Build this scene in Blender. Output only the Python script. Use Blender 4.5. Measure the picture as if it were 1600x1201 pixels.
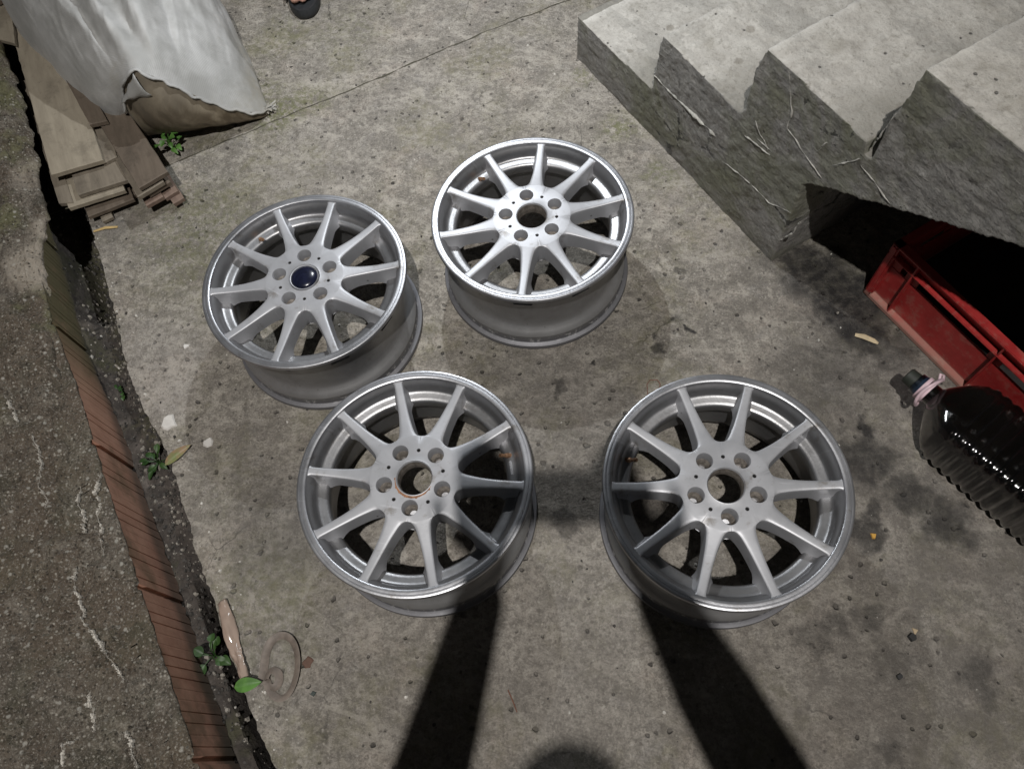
import bpy, bmesh, math, random
import numpy as np
from mathutils import Vector, Matrix, noise
random.seed(7)
S = bpy.context.scene
for o in list(bpy.data.objects): bpy.data.objects.remove(o)
COL = S.collection

# ------------------------------------------------------------------ camera
cam_d = bpy.data.cameras.new('camera'); cam = bpy.data.objects.new('camera', cam_d); COL.objects.link(cam)
fwd = Vector((0, .44018, -.89791)); rgt = Vector((.98708, -.14387, -.07053)); upv = rgt.cross(fwd)
M = Matrix((( rgt.x, upv.x, -fwd.x, 0), (rgt.y, upv.y, -fwd.y, 0), (rgt.z, upv.z, -fwd.z, 1.4944), (0, 0, 0, 1)))
cam.matrix_world = M
cam_d.sensor_width = 36; cam_d.lens = 26.67; cam_d.clip_start = .01; cam_d.clip_end = 200
S.camera = cam
S.render.resolution_x = 1024; S.render.resolution_y = 768
S.view_settings.view_transform = 'Standard'; S.view_settings.look = 'None'; S.view_settings.gamma = 1
S.view_settings.exposure = 0.14
# ------------------------------------------------------------------ night sky
w = bpy.data.worlds.new('World'); S.world = w; w.use_nodes = True
wn = w.node_tree.nodes; bg = wn['Background']
sky = wn.new('ShaderNodeTexSky'); sky.sky_type = 'NISHITA'; sky.sun_disc = False
sky.sun_elevation = math.radians(4); sky.sun_rotation = math.radians(170)
hs = wn.new('ShaderNodeHueSaturation'); hs.inputs['Saturation'].default_value = .25
w.node_tree.links.new(sky.outputs[0], hs.inputs['Color'])
w.node_tree.links.new(hs.outputs[0], bg.inputs[0]); bg.inputs[1].default_value = .013
# ------------------------------------------------------------------ the two lamps whose shadows the photo shows
def lamp(name, loc, power, radius, color, target=None, spot=None):
    l = bpy.data.lights.new(name, 'SPOT' if spot else 'POINT'); l.energy = power; l.shadow_soft_size = radius; l.color = color
    o = bpy.data.objects.new(name, l); o.location = loc; COL.objects.link(o)
    if spot:
        l.spot_size = math.radians(spot); l.spot_blend = 1.0
        o.rotation_euler = (Vector(target)-Vector(loc)).to_track_quat('-Z', 'Y').to_euler()
    return o
KEY = Vector((-.13, -1.12, 4.8)); TORCH = Vector((0, 1.8, 1.22))
lamp('yard_lamp_light', KEY, 700, .035, (1.0, .968, .925), target=(-.04, .78, 0), spot=58)
lamp('torch_light', TORCH, 42, .008, (.93, .97, 1.0), target=(.02, 1.55, 0), spot=165)

# ------------------------------------------------------------------ node helpers
class NT:
    def __init__(s, name):
        s.m = bpy.data.materials.new(name); s.m.use_nodes = True; s.t = s.m.node_tree
        s.b = s.t.nodes['Principled BSDF']; s.out = s.t.nodes['Material Output']
        s.co = s.t.nodes.new('ShaderNodeTexCoord').outputs['Object']
    def L(s, a, b): s.t.links.new(a, b)
    def put(s, sock, v):
        if isinstance(v, bpy.types.NodeSocket): s.L(v, sock)
        elif v is not None:
            if isinstance(v, (tuple, list)) and len(v) == 3 and sock.type == 'RGBA': v = (*v, 1)
            sock.default_value = v
    def scale(s, v, sc):
        n = s.t.nodes.new('ShaderNodeMapping'); s.L(v, n.inputs[0]); n.inputs['Scale'].default_value = sc; return n.outputs[0]
    def rot(s, v, ang):
        n = s.t.nodes.new('ShaderNodeMapping'); s.L(v, n.inputs[0]); n.inputs['Rotation'].default_value = ang; return n.outputs[0]
    def noise(s, sc, det=6, rough=.6, v=None, dist=0):
        n = s.t.nodes.new('ShaderNodeTexNoise'); s.L(v or s.co, n.inputs['Vector']); n.inputs['Scale'].default_value = sc
        n.inputs['Detail'].default_value = det; n.inputs['Roughness'].default_value = rough; n.inputs['Distortion'].default_value = dist
        return n.outputs[0]
    def noisec(s, sc, det=3, v=None):
        n = s.t.nodes.new('ShaderNodeTexNoise'); s.L(v or s.co, n.inputs['Vector']); n.inputs['Scale'].default_value = sc
        n.inputs['Detail'].default_value = det; return n.outputs[1]
    def vor(s, sc, v=None, feat='F1', out=0, rnd=1):
        n = s.t.nodes.new('ShaderNodeTexVoronoi'); s.L(v or s.co, n.inputs['Vector']); n.feature = feat; n.inputs['Scale'].default_value = sc
        n.inputs['Randomness'].default_value = rnd
        return n.outputs[out]
    def ramp(s, f, pts, interp='LINEAR'):
        n = s.t.nodes.new('ShaderNodeValToRGB'); s.L(f, n.inputs[0]); n.color_ramp.interpolation = interp
        e = n.color_ramp.elements
        while len(e) < len(pts): e.new(.5)
        for i, (p, c) in enumerate(pts):
            e[i].position = p; e[i].color = (*c, 1) if isinstance(c, (tuple, list)) else (c, c, c, 1)
        return n.outputs[0]
    def mix(s, f, a, b, mode='MIX'):
        n = s.t.nodes.new('ShaderNodeMix'); n.data_type = 'RGBA'; n.blend_type = mode
        s.put(n.inputs[0], f); s.put(n.inputs[6], a); s.put(n.inputs[7], b); return n.outputs[2]
    def math(s, op, a, b=0.0, c=None, clamp=False):
        n = s.t.nodes.new('ShaderNodeMath'); n.operation = op; n.use_clamp = clamp
        s.put(n.inputs[0], a); s.put(n.inputs[1], b)
        if c is not None: s.put(n.inputs[2], c)
        return n.outputs[0]
    def step(s, f, lo, hi, a=0., b=1.):
        n = s.t.nodes.new('ShaderNodeMapRange'); n.interpolation_type = 'SMOOTHSTEP'
        s.put(n.inputs[0], f); n.inputs[1].default_value = lo; n.inputs[2].default_value = hi
        n.inputs[3].default_value = a; n.inputs[4].default_value = b; return n.outputs[0]
    def sep(s, v=None):
        n = s.t.nodes.new('ShaderNodeSeparateXYZ'); s.L(v or s.co, n.inputs[0]); return n.outputs
    def blobs(s, spots, warp=.05, wsc=14, soft=.45):
        "mask of irregular stains at places on the surface (x, y, radius, strength)"
        nc = s.noisec(wsc, 5); v = s.t.nodes.new('ShaderNodeVectorMath'); v.operation = 'MULTIPLY_ADD'
        s.L(nc, v.inputs[0]); v.inputs[1].default_value = (warp*2,)*3; s.L(s.co, v.inputs[2])
        acc = None
        for x, y, r, k in spots:
            d = s.t.nodes.new('ShaderNodeVectorMath'); d.operation = 'DISTANCE'; f = s.t.nodes.new('ShaderNodeVectorMath'); f.operation = 'MULTIPLY'
            s.L(v.outputs[0], f.inputs[0]); f.inputs[1].default_value = (1, 1, 0)
            s.L(f.outputs[0], d.inputs[0]); d.inputs[1].default_value = (x+warp, y+warp, 0)
            m = s.step(d.outputs['Value'], r*(1-soft), r*(1+soft), k, 0)
            acc = m if acc is None else s.math('MAXIMUM', acc, m)
        return acc
    def bump(s, h, strength=.4, dist=.01, prev=None):
        n = s.t.nodes.new('ShaderNodeBump'); s.L(h, n.inputs['Height']); n.inputs['Strength'].default_value = strength
        n.inputs['Distance'].default_value = dist
        if prev is not None: s.L(prev, n.inputs['Normal'])
        return n.outputs[0]
    def fin(s, color=None, rough=None, normal=None, metal=None, **k):
        s.put(s.b.inputs['Base Color'], color); s.put(s.b.inputs['Roughness'], rough)
        if normal is not None: s.L(normal, s.b.inputs['Normal'])
        if metal is not None: s.put(s.b.inputs['Metallic'], metal)
        for a, v in k.items(): s.put(s.b.inputs[a.replace('_', ' ')], v)
        return s.m

def concrete(name, lo, hi, green=.35, stains=(), pale=(), greens=(), rough_bump=.5, dark=(.022, .020, .019), brown=()):
    n = NT(name)
    wc = n.noisec(35, 5); wv = n.t.nodes.new('ShaderNodeVectorMath'); wv.operation = 'MULTIPLY_ADD'; n.L(wc, wv.inputs[0]); wv.inputs[1].default_value = (.022,)*3; n.L(n.co, wv.inputs[2]); W = wv.outputs[0]
    big = n.noise(2.6, 6, .6, dist=.3); mid = n.noise(13, 9, .78); f1 = n.noise(75, 6, .72); f2 = n.noise(230, 4, .7); tint = n.noise(7, 6, .65, dist=.5)
    c = n.ramp(mid, [(.30, tuple(v*.72 for v in lo)), (.47, lo), (.60, hi), (.72, tuple(v*1.12 for v in hi))])
    c = n.mix(n.step(big, .40, .62, 0, .45), c, tuple(v*.70 for v in lo))
    c = n.mix(n.step(tint, .5, .66, 0, .40), c, (hi[0]*1.06, hi[1]*.98, hi[2]*.95))
    c = n.mix(n.step(n.noise(11, 7, .7), .52, .68, 0, .45), c, (lo[0]*.92, lo[1]*.96, lo[2]*1.08))
    c = n.mix(n.step(f1, .50, .60, 0, .62), c, tuple(v*.50 for v in lo))
    c = n.mix(n.step(f1, .32, .46, .42, 0), c, tuple(v*1.30 for v in hi))
    c = n.mix(n.step(f2, .50, .62, 0, .6), c, tuple(v*.50 for v in lo)); c = n.mix(n.step(f2, .34, .46, .40, 0), c, tuple(v*1.35 for v in hi))
    m2 = n.noise(27, 6, .7, dist=.6); c = n.mix(n.step(m2, .53, .63, 0, .5), c, tuple(v*.60 for v in lo)); c = n.mix(n.step(m2, .36, .46, .45, 0), c, tuple(v*1.22 for v in hi))
    g1 = n.sep(n.vor(8.5, v=W, out=1)); gd = n.math('ADD', n.vor(8.5, v=W), n.math('MULTIPLY', n.noise(40, 5, .7), .22)); c = n.mix(n.math('MULTIPLY', n.step(g1[0], .80, .82, 0, .6), n.step(n.math('ADD', gd, n.math('MULTIPLY', g1[2], .14)), .20, .30, 1, 0)), c, (.10, .095, .09))
    smear = n.noise(9, 6, .7, v=n.scale(n.rot(n.co, (0, 0, .5)), (1, 3.2, 1)), dist=1.2); c = n.mix(n.step(smear, .52, .64, 0, .35), c, tuple(v*1.18 for v in hi)); c = n.mix(n.step(smear, .36, .47, .35, 0), c, tuple(v*.62 for v in lo))
    ed = n.vor(3.1, v=W, feat='DISTANCE_TO_EDGE'); c = n.mix(n.math('MULTIPLY', n.step(ed, .0015, .006, 1, 0), n.step(n.noise(4, 3), .54, .62, 0, .7)), c, (.06, .055, .05))
    vc = n.vor(120, v=W, out=1); hv = n.sep(vc); vd = n.vor(120, v=W)
    c = n.mix(n.math('MULTIPLY', n.step(hv[0], .70, .8, 0, .6), n.step(vd, .2, .45, 1, 0)), c, (.12, .105, .09))
    c = n.mix(n.math('MULTIPLY', n.step(hv[1], .82, .86, 0, .7), n.step(vd, .1, .4, 1, 0)), c, (.52, .49, .44))
    pc = n.sep(n.vor(20, v=W, out=1)); pv = n.math('ADD', n.vor(20, v=W), n.math('MULTIPLY', pc[2], .12))
    pit = n.math('MULTIPLY', n.step(pc[0], .78, .80), n.step(pv, .09, .17, 1, 0))
    pc2 = n.sep(n.vor(52, v=W, out=1)); pit2 = n.math('MULTIPLY', n.step(pc2[1], .80, .84), n.step(n.vor(52, v=W), .12, .28, 1, 0))
    pit = n.math('MAXIMUM', pit, pit2)
    c = n.mix(n.math('MULTIPLY', pit, n.step(n.noise(6, 3), .4, .6, .35, .95)), c, (.045, .04, .036))
    if green:
        g = n.math('MULTIPLY', n.step(n.noise(4.5, 8, .7), .47, .66), n.step(n.noise(50, 5, .65), .38, .58, .2, 1))
        c = n.mix(n.math('MULTIPLY', g, green), c, (.19, .18, .075))
    if greens:
        g = n.math('MULTIPLY', n.blobs(greens, .07, 10, .7), n.step(n.noise(60, 6, .7), .42, .58, .0, 1))
        c = n.mix(g, c, (.135, .145, .045))
    if pale:
        c = n.mix(n.math('MULTIPLY', n.blobs(pale, .06, 8, .7), n.step(f1, .34, .6, 1, .3)), c, (.46, .425, .395))
    r = .9
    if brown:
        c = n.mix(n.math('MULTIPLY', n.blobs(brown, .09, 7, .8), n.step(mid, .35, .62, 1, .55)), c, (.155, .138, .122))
    if stains:
        st = n.math('MULTIPLY', n.blobs([(a, b_, r_*1.22, min(1, k_*1.15)) for a, b_, r_, k_ in stains], .055, 24, .5), n.step(n.noise(38, 7, .7), .40, .66, 1, .75))
        c = n.mix(st, c, dark); r = n.math('SUBTRACT', .92, n.math('MULTIPLY', st, .35))
    h = n.math('ADD', n.math('MULTIPLY', mid, 1.3), n.math('MULTIPLY', f1, .9)); h = n.math('ADD', h, n.math('MULTIPLY', f2, .35))
    h = n.math('SUBTRACT', h, n.math('MULTIPLY', pit, .9))
    return n.fin(c, r, n.bump(h, rough_bump, .007))

def simple(name, c, rough=.6, metal=0, var=.25, vs=30, bump=.15, **k):
    n = NT(name); nz = n.noise(vs, 6, .65)
    col = n.mix(n.step(nz, .3, .7), tuple(v*(1-var) for v in c), tuple(min(1, v*(1+var)) for v in c))
    return n.fin(col, rough, n.bump(nz, bump, .002), metal, **k)

# ------------------------------------------------------------------ mesh helpers
def link(name, me, mats, parent=None, smooth=40):
    o = bpy.data.objects.new(name, me); COL.objects.link(o)
    for m in (mats if isinstance(mats, (list, tuple)) else [mats]): me.materials.append(m)
    if smooth is not None:
        me.polygons.foreach_set('use_smooth', [True]*len(me.polygons)); me.set_sharp_from_angle(angle=math.radians(smooth))
    if parent: o.parent = parent
    return o
class MB:
    def __init__(s): s.v = []; s.f = []; s.mi = []
    def add(s, vs, fs, mi=0):
        b = len(s.v); s.v += [tuple(v) for v in vs]; s.f += [tuple(i+b for i in f) for f in fs]; s.mi += [mi]*len(fs); return s
    def box(s, c, d, rz=0, bev=0, mi=0, R=None):
        bm = bmesh.new(); bmesh.ops.create_cube(bm, size=1)
        bmesh.ops.scale(bm, vec=d, verts=bm.verts)
        if bev: bmesh.ops.bevel(bm, geom=bm.edges[:], offset=bev, segments=2, affect='EDGES')
        m = Matrix.Translation(c) @ (R if R is not None else Matrix.Rotation(rz, 4, 'Z'))
        bm.transform(m); bm.verts.index_update()
        s.add([v.co[:] for v in bm.verts], [[v.index for v in f.verts] for f in bm.faces], mi); bm.free(); return s
    def grid(s, rows, close=False, mi=0, flip=False):
        n = len(rows); m = len(rows[0]); fs = []
        for i in range(n-1):
            for j in range(m if close else m-1):
                k = (j+1) % m; q = (i*m+j, i*m+k, (i+1)*m+k, (i+1)*m+j); fs.append(q[::-1] if flip else q)
        return s.add([p for r in rows for p in r], fs, mi)
    def tube(s, pts, rad, seg=10, flat=(1, 1), up=(0, 0, 1), mi=0, cap=True):
        pts = [Vector(p) for p in pts]; rads = rad if isinstance(rad, (list, tuple)) else [rad]*len(pts); rows = []
        for i, p in enumerate(pts):
            t = (pts[min(i+1, len(pts)-1)]-pts[max(i-1, 0)]).normalized(); u = Vector(up)
            if abs(t.dot(u)) > .98: u = Vector((1, 0, 0))
            a = t.cross(u).normalized(); b = a.cross(t)
            rows.append([tuple(p+a*math.cos(2*math.pi*k/seg)*rads[i]*flat[0]+b*math.sin(2*math.pi*k/seg)*rads[i]*flat[1]) for k in range(seg)])
        b0 = len(s.v); s.grid(rows, True, mi)
        if cap:
            s.f += [tuple(b0+k for k in range(seg)), tuple(b0+(len(rows)-1)*seg+k for k in range(seg))[::-1]]; s.mi += [mi, mi]
        return s
    def capsule(s, a, b, ra, rb, seg=16):
        a = Vector(a); b = Vector(b); t = (b-a); t = t.normalized() if t.length > 1e-6 else Vector((0, 0, 1))
        pts = []; rr = []
        for k in range(6): q = math.pi/2*k/5; pts.append(a-t*ra*math.cos(q)); rr.append(max(ra*math.sin(q), 1e-4))
        for k in range(6): q = math.pi/2*k/5; pts.append(b+t*rb*math.sin(q)); rr.append(max(rb*math.cos(q), 1e-4))
        u = Vector((0, 0, 1)) if abs(t.z) < .9 else Vector((1, 0, 0)); x = t.cross(u).normalized(); y = t.cross(x)
        rows = [[tuple(p+x*math.cos(2*math.pi*k/seg)*r+y*math.sin(2*math.pi*k/seg)*r) for k in range(seg)] for p, r in zip(pts, rr)]
        b0 = len(s.v); s.grid(rows, True); s.f += [tuple(b0+k for k in range(seg))[::-1], tuple(b0+11*seg+k for k in range(seg))]; s.mi += [0, 0]; return s
    def ell(s, c, r, rot=None, seg=20):
        R = rot or Matrix.Identity(3); rows = []
        for i in range(seg//2+1):
            q = math.pi*i/(seg//2); z = math.cos(q); ro = max(math.sin(q), 1e-4)
            rows.append([tuple(Vector(c)+R @ Vector((r[0]*ro*math.cos(2*math.pi*k/seg), r[1]*ro*math.sin(2*math.pi*k/seg), r[2]*z))) for k in range(seg)])
        b0 = len(s.v); s.grid(rows, True); s.f += [tuple(b0+k for k in range(seg))[::-1], tuple(b0+(seg//2)*seg+k for k in range(seg))]; s.mi += [0, 0]; return s
    def mesh(s, name):
        me = bpy.data.meshes.new(name); me.from_pydata(s.v, [], s.f); me.polygons.foreach_set('material_index', s.mi); me.validate(); me.update()
        bm = bmesh.new(); bm.from_mesh(me); bmesh.ops.recalc_face_normals(bm, faces=bm.faces); bm.to_mesh(me); bm.free(); return me
    def obj(s, name, mats, parent=None, smooth=40): return link(name, s.mesh(name), mats, parent, smooth)
def revolve(mb, prof, seg=128, close=False, mi=0, c=(0, 0, 0)):
    rows = [[(c[0]+r*math.cos(2*math.pi*k/seg), c[1]+r*math.sin(2*math.pi*k/seg), c[2]+z) for k in range(seg)] for r, z in (prof+[prof[0]] if close else prof)]
    mb.grid(rows, True, mi)
def tag(o, label=None, cat=None, group=None, kind=None):
    if label: o['label'] = label
    if cat: o['category'] = cat
    if group: o['group'] = group
    if kind: o['kind'] = kind
    return o
def thing(name, label, cat, loc=(0, 0, 0), rz=0, group=None):
    o = bpy.data.objects.new(name, None); COL.objects.link(o); o.location = loc; o.rotation_euler.z = rz; o.empty_display_size = .05
    return tag(o, label, cat, group)
def disp(o, scale, strength, mid=.5, depth=4):
    t = bpy.data.textures.new('n', 'CLOUDS'); t.noise_scale = scale; t.noise_depth = depth
    d = o.modifiers.new('d', 'DISPLACE'); d.texture = t; d.strength = strength; d.mid_level = mid; d.texture_coords = 'LOCAL'; return d
def remesh(o, vox):
    m = o.modifiers.new('r', 'REMESH'); m.mode = 'VOXEL'; m.voxel_size = vox; m.use_smooth_shade = True; return m
def fbm(p, sc, oct=4): return noise.fractal(Vector(p)*sc, 1.0, 2.1, oct)

# ================================================================== SETTING
# ---- concrete yard slab
stains = [(.735, .885, .07, 1), (.755, .80, .06, 1), (.77, .72, .05, .9), (.70, .93, .035, .8), (.70, .66, .05, .5), (.80, .80, .06, .9), (.678, .436, .05, .75), (.70, .50, .022, .85), (.74, .358, .035, .7), (.787, .284, .04, .7), (.583, .135, .022, .45), (.52, .14, .02, .4),
          (.47, .118, .022, .4), (.735, .011, .028, .5), (-.524, 1.184, .018, .6), (.392, .825, .02, .5), (.276, .148, .03, .3),
          (.097, .717, .012, .7), (-.04, .93, .02, .4), (.33, .775, .016, .8), (.66, .63, .09, .35), (-.50, .50, .09, .3), (.60, .05, .03, .25), (-.42, 1.30, .03, .4), (.15, .75, .2, .22), (.40, -.05, .03, .2), (.66, .98, .06, .35), (.629, .291, .03, .7), (.66, .33, .018, .7), (.64, .47, .02, .7), (.70, .43, .015, .9), (.412, .788, .010, .9), (.188, .751, .009, .9), (.421, .942, .010, .5), (.549, .248, .012, .4), (.542, -.075, .014, .4), (.82, .66, .05, .6), (.225, .404, .03, .5), (.06, .40, .02, .6)]
pale = [(-.42, .40, .26, .3), (.0, .25, .2, .25), (.10, .62, .12, .25), (.30, .02, .12, .2), (.35, .62, .07, .25), (-.80, .95, .12, .45), (-.76, .83, .06, .7), (.30, 1.55, .12, .3), (.47, 1.20, .10, .35), (.55, 1.02, .08, .3), (-.42, 1.45, .14, .35), (-.10, 1.62, .2, .25), (.10, 1.95, .25, .2), (-.30, 1.9, .2, .2)]
greens = [(-.52, 1.66, .07, .8), (-.43, 1.70, .05, .6), (.37, 1.42, .05, .7), (.45, 1.25, .035, .6), (-.55, 1.75, .06, .5), (-.50, 1.95, .08, .4), (-.72, 1.30, .16, .4), (-.60, 1.1, .14, .3), (-.57, .33, .12, .35), (-.62, .60, .08, .2), (.33, 1.6, .03, .6), (-.3, 1.95, .1, .3), (-.40, .70, .1, .2)]
brown = [(.85, .22, .55, .72), (.55, -.10, .36, .72), (-.05, -.05, .35, .45), (.06, .47, .10, .45), (-.50, .62, .22, .35), (.78, .66, .22, .5), (.1, .75, .22, .3), (.55, .10, .22, .4), (-.55, .25, .06, .3), (.62, .95, .08, .4), (-.93, 1.42, .12, .7)]  # brown concrete tone; the broad lower patches also paint in the dim lower right
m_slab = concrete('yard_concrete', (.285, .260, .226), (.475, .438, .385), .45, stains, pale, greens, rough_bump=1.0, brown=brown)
edge = [(-1.60, 3.2), (-1.27, 2.2), (-1.09, 1.65), (-.982, 1.314), (-.936, 1.168), (-.869, .924), (-.824, .818), (-.767, .715), (-.718, .561), (-.687, .461), (-.658, .379), (-.597, .213), (-.572, .142), (-.529, .049), (-.40, -.33), (.2, -2.2)]
pts = []
for a, b in zip(edge[:-1], edge[1:]):
    a = Vector(a); b = Vector(b); k = max(1, int((b-a).length/.008))
    for i in range(k):
        p = a.lerp(b, i/k); nn = .006*fbm((p.x, p.y, 0), 30)+.003*fbm((p.x, p.y, 3), 110); pts.append((p.x+nn, p.y))
outer = [(.2, -2.2), (3.4, -2.2), (3.4, 3.4), (-1.6, 3.4)]
# the fine joint where the slab was cast in two pours: a groove modelled as a gap
jt = [(-1.2, 1.40), (-.521, 1.633), (-.396, 1.677), (-.214, 1.735), (-.026, 1.808), (.165, 1.869), (.36, 1.925), (1.0, 2.15)]
bm = bmesh.new()
ring = [bm.verts.new((x, y, 0)) for x, y in pts+outer]
f = bm.faces.new(ring)
r = bmesh.ops.extrude_face_region(bm, geom=[f]); bmesh.ops.translate(bm, vec=(0, 0, -.075), verts=[v for v in r['geom'] if isinstance(v, bmesh.types.BMVert)])
bmesh.ops.recalc_face_normals(bm, faces=bm.faces)
bmesh.ops.triangulate(bm, faces=[f for f in bm.faces if len(f.verts) > 4])
me = bpy.data.meshes.new('ground'); bm.to_mesh(me); bm.free()
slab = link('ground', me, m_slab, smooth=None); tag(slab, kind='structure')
# joint: thin ragged mortar line proud of the slab with dark crack
mb = MB(); L = []; R_ = []
for a, b in zip(jt[:-1], jt[1:]):
    a = Vector(a); b = Vector(b); k = int((b-a).length/.006)
    for i in range(k):
        p = a.lerp(b, i/k); q = .004*fbm((p.x, p.y, 7), 18)
        wd = max(.0004, .0016+.0022*fbm((p.x, p.y, 1), 25)); L.append((p.x, p.y+q+wd, .0012)); R_.append((p.x, p.y+q-wd, .0012))
mb.grid([L, R_]); tag(mb.obj('pour_joint', simple('joint_dirt', (.075, .07, .05), .95)), kind='structure')
# ---- gutter soil and everything beyond
n = NT('gutter_soil'); nz = n.noise(25, 8, .7); c = n.ramp(nz, [(.3, (.025, .021, .019)), (.55, (.075, .064, .056)), (.75, (.16, .14, .125))])
c = n.mix(n.step(n.noise(6, 5), .5, .65, 0, .6), c, (.07, .07, .035))
m_soil = n.fin(c, .95, n.bump(n.math('ADD', nz, n.math('MULTIPLY', n.noise(120), .5)), .8, .01))
def gutz(x, y):
    xe = float(np.interp(y, [-.33, .049, .142, .213, .379, .461, .561, .715, .818, .924, 1.168, 1.314, 1.65, 2.2, 3.2], [-.40, -.529, -.572, -.597, -.658, -.687, -.718, -.767, -.824, -.869, -.936, -.982, -1.09, -1.27, -1.6]))
    xw = float(np.interp(y, [-.43, .075, .329, .636, .80, 1.02, 1.28, 2.1, 2.9], [-.43, -.627, -.725, -.843, -.90, -.985, -1.075, -1.35, -1.6]))
    z = -.056+.010*fbm((x, y, 0), 14)+.009*fbm((x, y, 5), 45)
    z += float(np.interp(y, [.6, 1.0], [.0, .045]))*max(0, 1-max(0, x-xw)/.035)          # mortar and dirt heaped against the foot of the wall
    k = float(np.interp(y, [.10, .36, .44], [1, .8, 0])); z -= .16*k*max(0, min(1, (x-xe+.046)/.014))
    k = float(np.interp(y, [1.10, 1.16, 1.3, 1.8], [0, 1, 1, .6])); z -= .10*k*max(0, min(1, (x-xw-.0)/.02))
    return z
mb = MB(); rows = []
for i in range(440):
    y = -1.0+i*.009; xc = -.55-(y-.1)*.40; row = []
    for j in range(76):
        x = xc-.30+j*.007; z = gutz(x, y)
        row.append((x, y, z))
    rows.append(row)
mb.grid(rows); tag(mb.obj('gutter', m_soil), kind='structure')
mb = MB().add([(-60, -60, -.30), (60, -60, -.30), (60, 60, -.30), (-60, 60, -.30)], [(0, 1, 2, 3)]); tag(mb.obj('soil', m_soil), kind='structure')

def along(poly, d):
    acc = 0
    for a, b in zip(poly[:-1], poly[1:]):
        a = Vector(a); b = Vector(b); l = (b-a).length
        if acc+l >= d: return a.lerp(b, (d-acc)/l), (b-a).normalized()
        acc += l
    return Vector(poly[-1]), (Vector(poly[-1])-Vector(poly[-2])).normalized()
# ---- staircase cast in concrete
sd = Vector((.390, -.921, 0)).normalized(); sw = Vector((.921, .390, 0)).normalized()
prof = [(0, -.03), (0, .131), (.321, .136), (.338, .300), (.606, .291), (.618, .312), (.616, .40), (.632, .470), (.900, .459), (.904, .432), (.922, .436), (.917, .505), (.934, .639), (1.24, .635), (1.255, .81), (1.55, .81), (1.56, .98), (1.9, .98), (1.9, .86), (1.208, .505), (.845, .292), (.815, .268), (.812, -.03)]
bm = bmesh.new(); vs = [bm.verts.new((s_, 0, z)) for s_, z in prof]; f = bm.faces.new(vs)
r = bmesh.ops.extrude_face_region(bm, geom=[f]); bmesh.ops.translate(bm, vec=(0, 1.25, 0), verts=[v for v in r['geom'] if isinstance(v, bmesh.types.BMVert)])
bmesh.ops.recalc_face_normals(bm, faces=bm.faces); bmesh.ops.triangulate(bm, faces=bm.faces)
me = bpy.data.meshes.new('concrete_steps'); bm.to_mesh(me); bm.free()
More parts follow.
